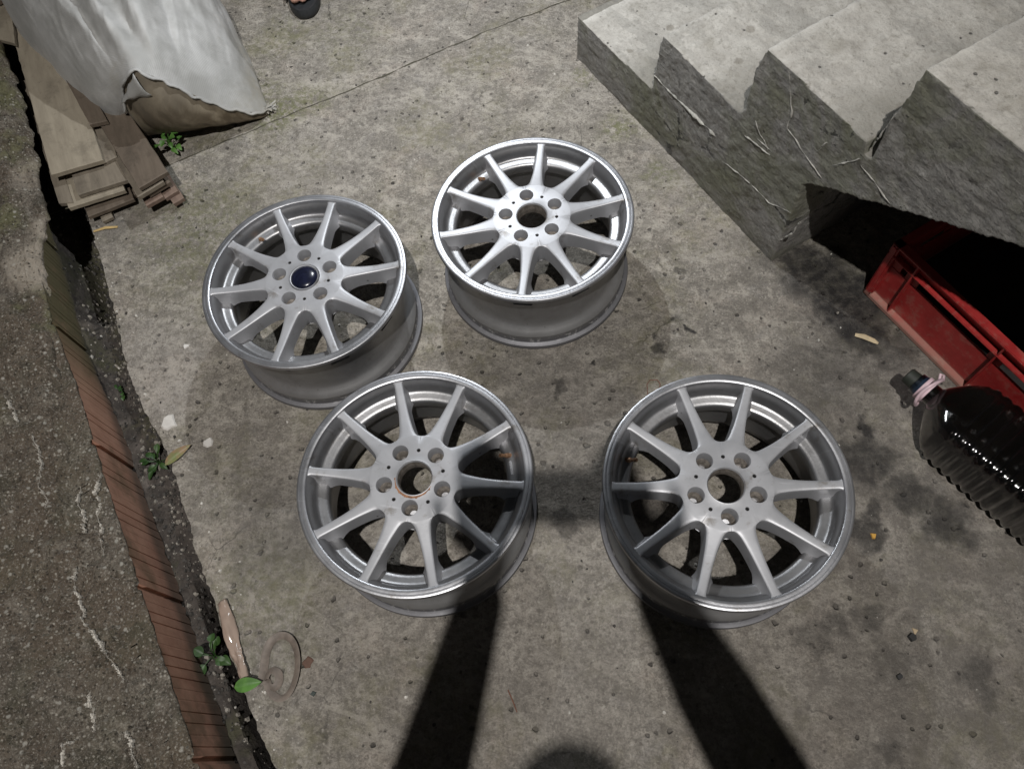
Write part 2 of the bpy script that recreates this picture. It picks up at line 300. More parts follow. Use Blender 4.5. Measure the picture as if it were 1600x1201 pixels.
def stair_mat():
    n = NT('step_concrete'); z = n.sep()[2]; y = n.sep()[1]
    big = n.noise(5, 6, .6, dist=.4); mid = n.noise(26, 8, .72); fine = n.noise(130, 5, .7)
    str_ = n.noise(14, 6, .7, v=n.scale(n.co, (1, 1, 5)))
    g = n.t.nodes.new('ShaderNodeNewGeometry'); nz_ = n.sep(g.outputs['True Normal'])[2]
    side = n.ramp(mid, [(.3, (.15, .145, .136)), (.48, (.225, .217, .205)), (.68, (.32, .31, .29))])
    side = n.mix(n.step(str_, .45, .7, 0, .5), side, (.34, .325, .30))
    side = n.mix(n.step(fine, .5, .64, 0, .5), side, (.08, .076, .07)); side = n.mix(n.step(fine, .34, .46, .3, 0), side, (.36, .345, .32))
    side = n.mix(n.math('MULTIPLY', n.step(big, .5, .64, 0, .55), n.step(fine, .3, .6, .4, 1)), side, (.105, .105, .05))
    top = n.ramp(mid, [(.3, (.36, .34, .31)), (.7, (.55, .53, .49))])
    top = n.mix(n.step(fine, .5, .66, 0, .35), top, (.20, .185, .16))
    top = n.mix(n.step(n.noise(9, 7, .7), .52, .68, 0, .5), top, (.26, .24, .20))
    top = n.mix(n.step(n.noise(60, 6, .7), .56, .66, 0, .45), top, (.17, .16, .13))
    k = n.sep(n.vor(16, out=1)); blot = n.math('MULTIPLY', n.step(k[0], .82, .84), n.step(n.math('ADD', n.vor(16), n.math('MULTIPLY', mid, .3)), .28, .36, 1, 0))
    top = n.mix(n.math('MULTIPLY', blot, .55), top, (.17, .15, .12))
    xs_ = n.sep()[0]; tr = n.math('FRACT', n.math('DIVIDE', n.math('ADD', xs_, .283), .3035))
    dirt = n.math('MULTIPLY', n.step(n.math('ADD', tr, n.math('MULTIPLY', n.noise(8, 5), .5)), .70, 1.2, 0, .85), n.step(mid, .3, .6, .5, 1)); top = n.mix(dirt, top, (.20, .19, .165))  # dirt plus painted shade: tread colour darkens towards the next riser
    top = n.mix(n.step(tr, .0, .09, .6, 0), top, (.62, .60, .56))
    side = n.mix(n.step(n.noise(5.5, 6, .65, dist=.8), .48, .60, 0, .5), side, (.15, .155, .10))
    side = n.mix(n.math('MULTIPLY', n.step(z, .0, .12, .5, 0), n.step(mid, .3, .6)), side, (.11, .10, .085))
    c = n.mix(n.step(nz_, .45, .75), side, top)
    k2 = n.sep(n.vor(38, out=1)); pit = n.math('MULTIPLY', n.step(k2[0], .60, .62), n.step(n.math('ADD', n.vor(38, v=n.scale(n.co, (1, 1, 1.6))), n.math('MULTIPLY', fine, .2)), .16, .24, 1, 0))
    hl = n.noise(10, 5, .65, v=n.scale(n.co, (.25, 1, 9)), dist=.3); hl2 = n.step(hl, .5, .56, 0, 1)
    c = n.mix(n.math('MULTIPLY', hl2, .22), c, (.10, .098, .09))
    ce = n.vor(7, v=n.scale(n.co, (1, 1, 1.5)), feat='DISTANCE_TO_EDGE'); crk = n.math('MULTIPLY', n.step(n.math('ADD', ce, n.math('MULTIPLY', n.math('SUBTRACT', mid, .5), .35)), .003, .012, 1, 0), n.step(n.noise(4, 3), .56, .64))
    crk = n.math('MULTIPLY', crk, n.step(nz_, .3, .6, 1, 0)); c = n.mix(n.math('MULTIPLY', crk, .5), c, (.03, .03, .027)); pit = n.math('MAXIMUM', pit, crk)
    c = n.mix(n.math('MULTIPLY', pit, .7), c, (.03, .03, .027))
    h = n.math('ADD', n.math('ADD', mid, n.math('MULTIPLY', fine, .5)), n.math('MULTIPLY', str_, .7)); h = n.math('SUBTRACT', h, n.math('MULTIPLY', pit, 1.2))
    return n.fin(c, .92, n.bump(h, .8, .007))
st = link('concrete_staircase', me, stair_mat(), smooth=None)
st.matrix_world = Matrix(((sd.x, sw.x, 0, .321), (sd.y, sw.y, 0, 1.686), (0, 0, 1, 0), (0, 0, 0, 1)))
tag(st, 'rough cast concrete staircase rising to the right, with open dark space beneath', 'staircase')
remesh(st, .0048); disp(st, .06, .006); disp(st, .025, .0055); disp(st, .009, .0035)
m_lime2 = simple('cement_fin', (.36, .35, .32), .9, 0, .3, 90, .5)
for ki, (R_, w_) in enumerate((([(.326, .180), (.574, .181)], .0034), ([(.585, .132), (.634, .143), (.687, .150), (.754, .150), (.813, .178)], .0022), ([(.634, .253), (.718, .262)], .0022), ([(.648, .309), (.678, .285), (.706, .269)], .0022), ([(.694, .462), (.731, .392), (.733, .352), (.796, .332), (.845, .316)], .002), ([(.856, .36), (.886, .398), (.901, .421)], .002), ([(.808, .343), (.827, .395)], .0018), ([(.813, .079), (.835, .13), (.840, .177)], .003), ([(.926, .560), (.919, .508), (.914, .46)], .0026), ([(.672, .271), (.714, .273)], .002), ([(.909, .409), (.993, .389)], .002))):
    m2 = MB(); L_ = sum((Vector(b)-Vector(a)).length for a, b in zip(R_[:-1], R_[1:])); N_ = int(L_/.004)+2; P_ = []; W_ = []
    for i in range(N_+1):
        q, _t = along(R_, L_*i/N_*.999); P_.append((q.x+.004*fbm((q.x, q.y, ki), 30), -.0010, q.y+.004*fbm((q.x, q.y, ki+4), 30))); W_.append(max(.0003, w_*(.8 if ki == 0 else .48)*(1+2.2*fbm((q.x, q.y, 9), 45))*math.sin(math.pi*(i+.5)/(N_+1))**.3))
    m2.tube(P_, W_, 7); o = m2.obj('cement_fin', m_lime2, st, smooth=60)

# ---- low wall of hollow clay blocks with a mortar capping
wall = thing('clay_block_wall', 'low wall of ribbed red clay blocks capped with dirty grey mortar at left', 'wall')
base = [(-.425, -.43), (-.621, .075), (-.719, .329), (-.836, .636), (-.895, .800), (-.985, 1.02), (-1.075, 1.28), (-1.35, 2.1), (-1.6, 2.9)]
n = NT('clay_block'); nz = n.noise(20, 7, .7); c = n.ramp(nz, [(.3, (.48, .255, .18)), (.7, (.64, .375, .27))])
c = n.mix(n.step(n.noise(7, 6, .6), .48, .66, 0, .6), c, (.12, .10, .055))
yy = n.sep()[1]; c = n.mix(n.math('MULTIPLY', n.step(yy, .75, 1.05), n.step(nz, .2, .5, .7, 1)), c, (.15, .13, .07))
c = n.mix(n.math('MULTIPLY', n.step(yy, .02, .30, 1, 0), n.step(n.noise(16, 6), .40, .62, 0, .75)), c, (.10, .09, .055))
c = n.mix(n.step(n.sep()[2], -.03, .01, .7, 0), c, (.11, .10, .08))
m_clay = n.fin(c, .85, n.bump(n.noise(90, 5), .3, .003))
mb = MB(); d = 0; top = []; P = []
joints = [.20+.33*k for k in range(-1, 9)]; joff = .545  # distance of a joint from the start
while d < 3.3:
    p, t = along(base, d); nr = Vector((t.y, -t.x))
    ph = (d-joff) % .33
    if min(ph, .33-ph) < .0065: dep = -.006
    else:
        gp = .0165 if d > joff+.99 else .0215; g = (ph % gp)
        dep = -.0013 if g < .0023 else 0
        if (int(ph/gp) % 4 == 2 or int(ph/gp+d*0) in (5, 11)): dep = -.0006 if g < .002 else 0
        dep += .0015*fbm((d, 0, 0), 12)
    P.append((p+nr*dep)); d += .0011
for za, zb in ((-.11, .124),):
    rows = [[(q.x+.0006*fbm((q.x, q.y, z*9), 50), q.y, z) for q in P] for z in [za+(zb-za)*k/24 for k in range(25)]]
    mb.grid(rows)
mb.obj('clay_blocks', m_clay, wall, smooth=30)
CLAYTOP = P
# mortar cap: lumpy top that overhangs the block face
capedge = [(-.43, -.43), (-.60, -.02), (-.635, .067), (-.688, .199), (-.748, .344), (-.825, .605), (-.880, .707), (-.925, .837), (-.985, .992), (-1.030, 1.165), (-1.035, 1.25), (-1.036, 1.32), (-1.078, 1.46), (-1.11, 1.585), (-1.168, 1.762), (-1.235, 1.93), (-1.30, 2.08), (-1.55, 2.9)]
mb = MB(); rows = []; D = 0; N = 620
def capz(x, y):
    z = .126+.020*fbm((x, y, 0), 5, 3)+.013*fbm((x, y, 2), 20, 5)+.006*fbm((x, y, 3), 70, 3)
    c = abs(fbm((x*1.0, y*.45, 8), 9, 3)); z += .007*max(0, 1-c*9)
    return z
total = 3.35
for i in range(N):
    p, t = along(capedge, total*i/(N-1)); nr = Vector((t.y, -t.x)); row = []
    jog = .006*fbm((p.x, p.y, 4), 16)+.004*fbm((p.x, p.y, 6), 45)
    e = p+nr*(jog-float(np.interp(p.y, [.75, 1.0], [.013, 0])))
    row.append((e.x-nr.x*.030, e.y-nr.y*.030, .085)); row.append((e.x-nr.x*.008, e.y-nr.y*.008, .100+.008*fbm((e.x, e.y, 1), 30)))
    for k, (o_, dz) in enumerate(((.002, -.018), (.0, -.008), (-.004, -.003))): row.append((e.x+nr.x*o_, e.y+nr.y*o_, capz(e.x, e.y)+dz))
    for k in range(120):
        o_ = .007+.6*(k/119)**1.2; q = e-nr*o_; row.append((q.x, q.y, capz(q.x, q.y)+.01*min(1, o_/.15)))
    rows.append(row)
mb.grid(rows)
rr = random.Random(77)
for _ in range(5200):
    p, t = along(capedge, rr.uniform(.35, 2.6)); nr = Vector((t.y, -t.x)); o_ = .012+abs(rr.gauss(0, .10)); q = p-nr*(o_+float(np.interp(p.y, [.75, 1.0], [.013, 0]))); s_ = .0009+.0042*rr.random()**3; k = 5; a0 = rr.random()*6
    z = capz(q.x, q.y)+.01*min(1, o_/.15); v = [(q.x+s_*rr.uniform(.7, 1.2)*math.cos(a0+1.257*i), q.y+s_*rr.uniform(.7, 1.2)*math.sin(a0+1.257*i), z-.002) for i in range(k)]+[(q.x+s_*.6*math.cos(a0+.3+1.257*i), q.y+s_*.6*math.sin(a0+.3+1.257*i), z+s_*rr.uniform(.4, .9)) for i in range(k)]
    mb.add(v, [tuple(range(k, 2*k))]+[(i, (i+1) % k, k+(i+1) % k, k+i) for i in range(k)])
n = NT('wall_mortar'); big = n.noise(4, 7, .65, dist=.5); mid = n.noise(24, 8, .75); fine = n.noise(120, 5, .7)
c = n.ramp(mid, [(.28, (.065, .052, .040)), (.45, (.135, .112, .088)), (.6, (.23, .20, .163)), (.74, (.40, .37, .32))])
c = n.mix(n.step(fine, .5, .64, 0, .6), c, (.06, .052, .04)); c = n.mix(n.step(fine, .34, .46, .4, 0), c, (.40, .37, .31))
c = n.mix(n.step(big, .44, .60, 0, .65), c, (.13, .095, .065)); c = n.mix(n.step(n.noise(12, 8, .8, dist=.6), .50, .60, 0, .55), c, (.05, .048, .03)); c = n.mix(n.step(n.noise(9, 8, .8, dist=.8), .55, .66, 0, .5), c, (.34, .31, .26)); c = n.mix(n.step(n.noise(320, 3), .5, .62, 0, .5), c, (.06, .05, .04)); c = n.mix(n.step(n.noise(260, 3), .34, .46, .45, 0), c, (.48, .45, .40))
c = n.mix(n.math('MULTIPLY', n.step(n.noise(6, 6, .6), .5, .62, 0, .7), n.step(n.sep()[1], .65, 1.1, .12, 1)), c, (.16, .16, .075))
c = n.mix(n.math('MULTIPLY', n.blobs([(-1.03, 1.17, .07, 1), (-1.02, 1.27, .04, .9), (-1.08, 1.45, .05, .6), (-1.3, 2.1, .1, .5), (-.93, .98, .03, .6)], .03, 14, .4), n.step(mid, .2, .5, .6, 1)), c, (.40, .35, .29))
sp = n.sep(n.vor(70, out=1)); c = n.mix(n.math('MULTIPLY', n.step(sp[0], .80, .84, 0, .8), n.step(n.vor(70), .15, .35, 1, 0)), c, (.5, .48, .43)); sp = n.sep(n.vor(150, out=1)); c = n.mix(n.math('MULTIPLY', n.step(sp[0], .74, .8, 0, .8), n.step(n.vor(150), .2, .45, 1, 0)), c, (.46, .43, .37)); c = n.mix(n.math('MULTIPLY', n.step(sp[1], .7, .8, 0, .8), n.step(n.vor(150), .2, .5, 1, 0)), c, (.035, .03, .022))
m_cap = n.fin(c, .93, n.bump(n.math('ADD', mid, n.math('MULTIPLY', fine, .7)), 1.0, .012))
mb.obj('mortar_capping', m_cap, wall, smooth=60)
mb = MB(); rows = []
for i in range(0, len(CLAYTOP), 4):
    q = CLAYTOP[i]; j_ = min(i+4, len(CLAYTOP)-1); t = (CLAYTOP[j_]-CLAYTOP[max(0, i-4)]).normalized(); nr = Vector((t.y, -t.x)); b_ = .004+.004*fbm((q.x, q.y, 2), 40)
    rows.append([(q.x-nr.x*o_, q.y-nr.y*o_, z) for o_, z in ((.02, .108), (-b_*.3, .118+.006*fbm((q.x, q.y, 1), 30)), (-b_*.5, .124), (.004, .128+.004*fbm((q.x, q.y, 7), 35)), (.03, .126), (.12, .110))])
mb.grid(rows); mb.obj('mortar_bed', m_cap, wall, smooth=60)
m_lime = simple('lime_crust', (.50, .47, .42), .9, 0, .3, 60, .5)
RIDGES = [[(-0.829, 0.622), (-0.83, 0.582), (-0.828, 0.537), (-0.816, 0.497), (-0.805, 0.452)], [(-0.858, 0.437), (-0.847, 0.388), (-0.836, 0.341), (-0.812, 0.309), (-0.779, 0.271), (-0.76, 0.242), (-0.749, 0.219)], [(-0.972, 0.722), (-0.956, 0.664), (-0.943, 0.601), (-0.936, 0.568)], [(-0.815, 0.213), (-0.801, 0.186), (-0.796, 0.15)], [(-0.827, 0.14), (-0.842, 0.132), (-0.842, 0.1)], [(-0.74, 0.142), (-0.727, 0.115), (-0.71, 0.078)], [(-1.047, 0.83), (-1.022, 0.781), (-1.013, 0.75)], [(-0.873, 0.603), (-0.858, 0.542), (-0.846, 0.502)]]
for ki, rp in enumerate(RIDGES):
    mb = MB(); P_ = []; L_ = sum((Vector(b)-Vector(a)).length for a, b in zip(rp[:-1], rp[1:])); N_ = int(L_/.0022); R_ = []
    for i in range(N_+1):
        p, t = along(rp, L_*i/N_*.999); x = p.x+.006*fbm((p.x, p.y, ki), 35); y = p.y+.003*fbm((p.x, p.y, ki+5), 60)
        P_.append((x, y, capz(x, y)+.0125)); R_.append(max(.0003, (.0026+.0032*fbm((x, y, 2), 70))*math.sin(math.pi*(i+.5)/(N_+1))**.4*(.6 if ki in (2, 6) else 1)))
    rr = random.Random(ki); mb.tube([(p[0], p[1], p[2]-.003) for p in P_], [max(.0003, r_*.55*(1 if fbm(p, 30) > -.25 else .2)) for p, r_ in zip(P_, R_)], 7, (1.0, .8))
    for p, r_ in zip(P_, R_):
        if fbm(p, 30) < -.3: continue
        for _ in range(2):
            q = r_*rr.uniform(.35, 1.0); a0 = rr.random()*6; cx, cy = p[0]+rr.gauss(0, .0016), p[1]+rr.gauss(0, .0012); v = []
            for k in range(6): a = a0+k*1.047; v.append((cx+q*math.cos(a)*1.1, cy+q*math.sin(a)*1.3, p[2]-.006))
            for k in range(6): a = a0+k*1.047+.2; v.append((cx+q*.6*math.cos(a), cy+q*.7*math.sin(a), p[2]+q*.25))
            mb.add(v, [tuple(range(6, 12))]+[(k, (k+1) % 6, 6+(k+1) % 6, 6+k) for k in range(6)])
    mb.obj('mortar_ridge', m_lime, wall, smooth=60)

# ================================================================== WHEELS
def alloy(name, base, rough, metal, dirt, brush=True):
    n = NT(name); x, y, z = n.sep(); nz = n.noise(9, 5, .6); fn = n.noise(160, 4, .7)
    c = n.mix(n.step(nz, .35, .65), tuple(v*.86 for v in base), base)
    c = n.mix(n.math('MULTIPLY', n.step(n.noise(28, 7, .7), .56, .72, 0, dirt), 1.0), c, (.17, .145, .115))
    sp = n.sep(n.vor(55, out=1)); c = n.mix(n.math('MULTIPLY', n.step(sp[0], .955, .96, 0, .75), n.step(n.math('ADD', n.vor(55), n.math('MULTIPLY', fn, .2)), .18, .26, 1, 0)), c, (.08, .075, .07))
    scr = n.noise(7, 3, .6, v=n.scale(n.rot(n.co, (0, 0, .7)), (1, 16, 1))); c = n.mix(n.step(scr, .66, .72, 0, .35), c, tuple(min(1, v*1.35) for v in base))
    r = n.math('ADD', rough, n.math('MULTIPLY', n.math('SUBTRACT', nz, .5), .3))
    return n, c, r, fn, z
n, c, r, fn, z = alloy('alloy_face', (.48, .485, .51), .50, .6, .6)
m_face = n.fin(c, r, n.bump(fn, .2, .0008), .50)
n, c, r, fn, z = alloy('alloy_lip', (.50, .505, .53), .40, .8, .6)
# barrel: dirty towards the floor side, chewed bead edge
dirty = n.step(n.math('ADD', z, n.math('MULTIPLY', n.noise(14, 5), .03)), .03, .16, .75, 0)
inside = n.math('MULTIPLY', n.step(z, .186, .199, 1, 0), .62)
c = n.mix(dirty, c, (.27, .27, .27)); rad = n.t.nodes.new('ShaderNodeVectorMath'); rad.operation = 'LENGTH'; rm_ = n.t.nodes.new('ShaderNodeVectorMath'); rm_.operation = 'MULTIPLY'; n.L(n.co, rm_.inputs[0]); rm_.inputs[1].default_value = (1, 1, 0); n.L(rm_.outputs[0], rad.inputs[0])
rim_shade = n.math('MULTIPLY', inside, n.step(n.noise(20, 6, .7), .3, .6, .55, 1)); c = n.mix(n.math('MULTIPLY', rim_shade, n.step(z, .167, .176, .85, .9)), c, (.20, .195, .19))  # darker inside below the lip: shading put into the silver's colour
bead = n.step(z, .020, .034, 1, 0)
c = n.mix(n.math('MULTIPLY', bead, .6), c, (.13, .13, .15))
chip = n.math('MULTIPLY', n.math('MULTIPLY', n.step(z, .012, .024, .0, 1), bead), n.step(n.noise(75, 6, .7), .54, .60))
c = n.mix(chip, c, (.62, .62, .62))
m_rim = n.fin(c, n.math('ADD', r, n.math('MULTIPLY', dirty, .25)), n.bump(n.math('ADD', fn, n.math('MULTIPLY', n.noise(45, 5), .8)), .2, .0012), n.math('SUBTRACT', .88, n.math('MULTIPLY', dirty, .35)))
m_seat = simple('lug_seat', (.24, .215, .19), .5, .5, .4, 120, .3)
m_cap2 = simple('cap_blue_black', (.010, .012, .028), .22, 0, .3, 60, .05)
m_rust = simple('valve_brass_rust', (.24, .135, .075), .5, .4, .5, 90, .5)
m_hole = simple('blind_hole', (.03, .03, .03), .8)
n = NT('rust_wash'); m_rustring = simple('rusty_ring', (.30, .15, .08), .6, .4, .5, 60)

R0 = .0815
ROWR = [R0, R0+.0002, R0+.0005, R0+.001, R0+.0018, R0+.0028, R0+.0042, R0+.006, R0+.0085, R0+.0115, R0+.0155, .1025, .110, .118, .127, .137, .148, .157, .164, .170, .177, .185, .192, .1955, .1990]
XR = [R0, R0+.0004, R0+.001, R0+.002, R0+.0035, R0+.0055, R0+.008, R0+.011, R0+.0155, .105, .115, .130, .150, .175, .193, .1965, .1990]
WWt = [0, .0030, .0047, .0064, .0083, .0103, .0124, .0143, .0166]
HWt = [r*math.pi/10-w_ for r, w_ in zip(XR[:9], WWt)]+[.0126, .0112, .0099, .0089, .0083, .0082, .0090, .0110]
def hw_of(r): return float(np.interp(r, XR, HWt))
ZF = .2005
def ztop(r): return ZF-.0035*math.sin(math.pi*min(1, max(0, (r-R0)/.1175)))*1.0
def zbot(r): return float(np.interp(r, [R0, .105, .16, .199], [.150, .158, .158, .160]))
def disc_mesh():
    mb = MB(); T = [-1, -.93, -.80, -.6, -.4, -.2, 0, .2, .4, .6, .80, .93, 1]
    # circle outline of the hub follows the same column spacing
    angs = []
    for k in range(10):
        a0 = math.radians(36*k); angs += [a0+t*math.pi/10 for t in T[:-1]]
    bm = bmesh.new()
    def loop(cx, cy, r, an):
        v = [bm.verts.new((cx+r*math.cos(a), cy+r*math.sin(a), ZF)) for a in an]
        for i in range(len(v)): bm.edges.new((v[i], v[(i+1) % len(v)]))
    U = lambda n_: [2*math.pi*i/n_ for i in range(n_)]
    loop(0, 0, ROWR[0], angs); loop(0, 0, .0345, U(60))
    lug = [(.0562*math.cos(math.radians(18+72*k)), .0562*math.sin(math.radians(18+72*k))) for k in range(5)]
    sml = [(.0530*math.cos(math.radians(54+72*k)), .0530*math.sin(math.radians(54+72*k))) for k in range(5)]
    for x, y in lug: loop(x, y, .0152, U(32))
    for x, y in sml: loop(x, y, .0038, U(14))
    bmesh.ops.triangle_fill(bm, use_beauty=True, use_dissolve=False, edges=bm.edges[:])
    bm.verts.index_update(); mb.add([v.co[:] for v in bm.verts], [[v.index for v in f.verts] for f in bm.faces]); bm.free()
    revolve(mb, [(.0345, ZF), (.0332, ZF+.0004), (.0318, ZF-.0016), (.0312, ZF-.003)], 60); revolve(mb, [(.0312, ZF-.003), (.0312, ZF-.009), (.0302, ZF-.011), (.0300, ZF-.028), (.040, ZF-.040)], 60, mi=1); revolve(mb, [(.040, ZF-.040), (R0+.001, .150)], 60)
    for x, y in lug: revolve(mb, [(.0152, ZF), (.0142, ZF-.0016), (.0138, ZF-.026)], 32, c=(x, y, 0)); revolve(mb, [(.0138, ZF-.026), (.0085, ZF-.032), (.0074, ZF-.034), (.0074, ZF-.046)], 32, mi=1, c=(x, y, 0))
    for x, y in sml: revolve(mb, [(.0038, ZF), (.0031, ZF-.0012)], 14, c=(x, y, 0)); revolve(mb, [(.0031, ZF-.0012), (.0029, ZF-.012), (.0001, ZF-.013)], 14, mi=2, c=(x, y, 0))
    for k in range(10):
        a0 = math.radians(36*k); topr = []; wallL = []; wallR = []; bot = []
        for i, r in enumerate(ROWR):
            hw = hw_of(r); row = []; f_ = min(1, (r-R0)/.004)
            for t in T:
                a = a0+t*hw/r; dz = ((.0040 if abs(t) == 1 else .0015 if abs(t) == .93 else .0006 if abs(t) == .80 else .0004*t*t)*f_)
                row.append((r*math.cos(a), r*math.sin(a), ztop(r)-dz))
            topr.append(row)
            sm = min(1, max(0, (r-.150)/.016)); sm = sm*sm*(3-2*sm)
            ws = []
            for sgn in (-1, 1):
                wr = []
                for q in (0, .12, .35, .65, .88, 1):
                    ex = (.0035*q+.009*sm*q*q)*f_ - (.004*max(0, q-.88)/.12)*f_; z0 = ztop(r)-.0040*f_; zz = z0+(zbot(r)-z0)*q
                    a = a0+sgn*min(hw+ex, r*math.pi/10)/r; wr.append((r*math.cos(a), r*math.sin(a), zz))
                ws.append(wr)
            wallL.append(ws[0]); wallR.append(ws[1])
            bot.append([ws[0][-1], ws[1][-1]])
        mb.grid(topr); mb.grid(wallL); mb.grid(wallR); mb.grid(bot)
    me = mb.mesh('spoked_disc'); bm = bmesh.new(); bm.from_mesh(me); bmesh.ops.remove_doubles(bm, verts=bm.verts, dist=.00002); bmesh.ops.recalc_face_normals(bm, faces=bm.faces); bm.to_mesh(me); bm.free()
    return me
def arc(p0, p1, bulge, n_=5):
    p0 = Vector(p0); p1 = Vector(p1); m = p1-p0; nr = Vector((m.y, -m.x)).normalized()
    return [tuple(p0+m*i/n_+nr*bulge*math.sin(math.pi*i/n_)) for i in range(n_+1)]
RIM = [(.2160, .1985), (.2157, .2020), (.2145, .2040), (.2125, .2048), (.2098, .2046), (.2092, .2034), (.2086, .2034), (.2080, .2045), (.2045, .2048), (.2015, .2045), (.1998, .2035), (.1988, .2010)]
RIM += arc((.1984, .1985), (.1885, .1765), .0022, 7)+[(.1872, .1740), (.1850, .1722), (.1810, .1712), (.1740, .1700), (.1695, .1690), (.1668, .1668), (.1655, .1630), (.1648, .1540), (.1655, .1480), (.170, .143), (.1765, .136), (.1780, .125), (.1780, .070), (.183, .055), (.1945, .040), (.1965, .026), (.1985, .014), (.2065, .0085), (.2100, .0080), (.2115, .0045), (.2125, .0008),
        (.2138, .0), (.2146, .0020), (.2148, .0080), (.2135, .0120), (.2085, .0135), (.2052, .0155), (.2042, .020), (.2030, .033), (.2046, .0365), (.2030, .0400), (.1965, .0475), (.1895, .0540), (.1865, .060), (.1850, .070), (.1850, .142), (.1872, .152), (.1930, .161), (.1995, .168), (.2015, .1715), (.2005, .176), (.2018, .188), (.2035, .1915), (.2085, .1930), (.2140, .1940)]
dm = disc_mesh()
mb = MB(); revolve(mb, RIM, 192, close=True); rm = mb.mesh('rim_barrel')
def wheel(x, y, rot, valve, label, capped=False, rust=False, tilt=0, dirtseed=0):
    t = thing('alloy_wheel', label, 'wheel rim', (x, y, .0002), math.radians(rot), 'ten spoke alloy wheel rims laid flat on the concrete')
    for nm, me, mats, sm in (('rim', rm, [m_rim], 35), ('spoked_disc', dm, [m_face, m_seat, m_hole], 32)):
        first = len(me.materials) == 0
        o = bpy.data.objects.new(nm, me); COL.objects.link(o); o.parent = t
        if first:
            for m in mats: me.materials.append(m)
            me.polygons.foreach_set('use_smooth', [True]*len(me.polygons)); me.set_sharp_from_angle(angle=math.radians(sm))
    a = math.radians(valve); c = Vector((.176*math.cos(a), .176*math.sin(a), .170)); dr = Vector((-math.cos(a)*.75, -math.sin(a)*.75, .66)).normalized()
    mb = MB(); mb.tube([c-dr*.004, c+dr*.002, c+dr*.008, c+dr*.009, c+dr*.016], [.0050, .0050, .0042, .0032, .0030], 14); v = mb.obj('valve_stem', m_rust, t)
    mb = MB(); mb.tube([c+dr*.0155, c+dr*.021], [.0038, .0036], 12); mb.obj('valve_cap', m_rust, v)
    mb = MB(); rr = random.Random(int(rot*10))
    for k in range(9):   # cast figures on the ledge beside the valve
        b_ = a-.075-k*.017; mb.box((.176*math.cos(b_), .176*math.sin(b_), .1704), (.005, .0014, .0008), b_, 0); mb.box((.176*math.cos(b_+.005)+.001*rr.random(), .176*math.sin(b_+.005), .1704), (.0016, .0024, .0008), b_)
    mb.obj('cast_marking', m_face, t)
    if capped:
        mb = MB(); revolve(mb, [(.0001, ZF+.0085), (.010, ZF+.0081), (.018, ZF+.0068), (.024, ZF+.0046), (.0268, ZF+.0025), (.0280, ZF), (.0280, ZF-.008)], 64); o = mb.obj('centre_cap', m_cap2, t); tag(o, 'domed blue black centre cap')
        mb = MB(); revolve(mb, [(.0282, ZF-.003), (.0284, ZF+.0008), (.0298, ZF+.0012), (.0306, ZF-.003)], 64); mb.obj('cap_ring', m_face, o)
    if rust:
        mb = MB(); rr = []
        for k in range(60):
            q = math.radians(170+k*2.6-rot); ro = .0352+.004*max(0, fbm((k*.1, 0, 0), 3))+.0035*math.sin(math.pi*k/59); rr.append((q, ro))
        mb.grid([[(.0346*math.cos(q), .0346*math.sin(q), ZF+.0002) for q, ro in rr], [(ro*math.cos(q), ro*math.sin(q), ZF+.0002) for q, ro in rr]]); mb.obj('rust_stain', m_rustring, t)
    return t
wheel(-.392, .957, -1.1, 126+1.1, 'silver ten spoke wheel rim with dark blue centre cap', True)
wheel(.099, 1.021, 3.1, 129-3.1-6, 'brightest silver wheel rim, farthest up the yard beside the steps')
wheel(-.2015, .4805, 22.3, 8-22.3, 'silver wheel rim with rusty brown stain at open centre hole', rust=True)
wheel(.3415, .374, 26.9, 151-26.9, 'silver wheel rim nearest the black oil jug, front right')

# ================================================================== SACK
n = NT('woven_plastic'); nz = n.noise(12, 6, .6)
c = n.mix(n.step(nz, .35, .7), (.33, .33, .32), (.47, .47, .465)); xx, yy, zz = n.sep()
c = n.mix(n.math('MULTIPLY', n.step(n.math('ADD', zz, n.math('MULTIPLY', nz, .1)), .06, .17, .75, 0), n.step(n.noise(25, 6), .35, .6, .35, 1)), c, (.30, .27, .21))
c = n.mix(n.step(n.noise(4, 6, .7, dist=1), .58, .72, 0, .35), c, (.36, .335, .27))
wv = n.t.nodes.new('ShaderNodeTexWave'); n.L(n.rot(n.co, (0, 0, .45)), wv.inputs[0]); wv.inputs['Scale'].default_value = 130; wv.bands_direction = 'X'; wv.inputs['Distortion'].default_value = .6
wv2 = n.t.nodes.new('ShaderNodeTexWave'); n.L(n.rot(n.co, (0, 0, .45)), wv2.inputs[0]); wv2.inputs['Scale'].default_value = 130; wv2.bands_direction = 'Y'; wv2.inputs['Distortion'].default_value = .6
m_sack = n.fin(c, .48, n.bump(n.math('ADD', n.math('MULTIPLY', n.math('ADD', wv.outputs[1], wv2.outputs[1]), .12), n.noise(35, 5, .6)), .35, .004), Sheen_Weight=.1)
n = NT('muddy_sack_end'); nz = n.noise(7, 7, .65, v=n.scale(n.rot(n.co, (0, 0, .2)), (1.3, 1.3, .9)), dist=.5)
c = n.ramp(nz, [(.34, (.045, .034, .022)), (.48, (.11, .085, .055)), (.64, (.25, .21, .15))]); c = n.mix(n.step(n.sep()[2], .06, .2, 0, .4), c, (.28, .25, .20)); c = n.mix(n.step(n.math('ADD', n.sep()[0], n.math('MULTIPLY', nz, .05)), .045, .085, .9, 0), c, (.30, .29, .26)); c = n.mix(n.step(n.math('ADD', n.sep()[2], n.math('MULTIPLY', nz, .06)), .03, .10, .55, 0), c, (.06, .045, .03)); m_mud = n.fin(c, .7, n.bump(nz, .3, .006))
sack = thing('woven_sack', 'bulging white woven plastic sack with muddy end, lying beside the wall', 'sack', (-.9, 1.9, 0))
def B(ptlist): return [Vector(p) for p in ptlist]
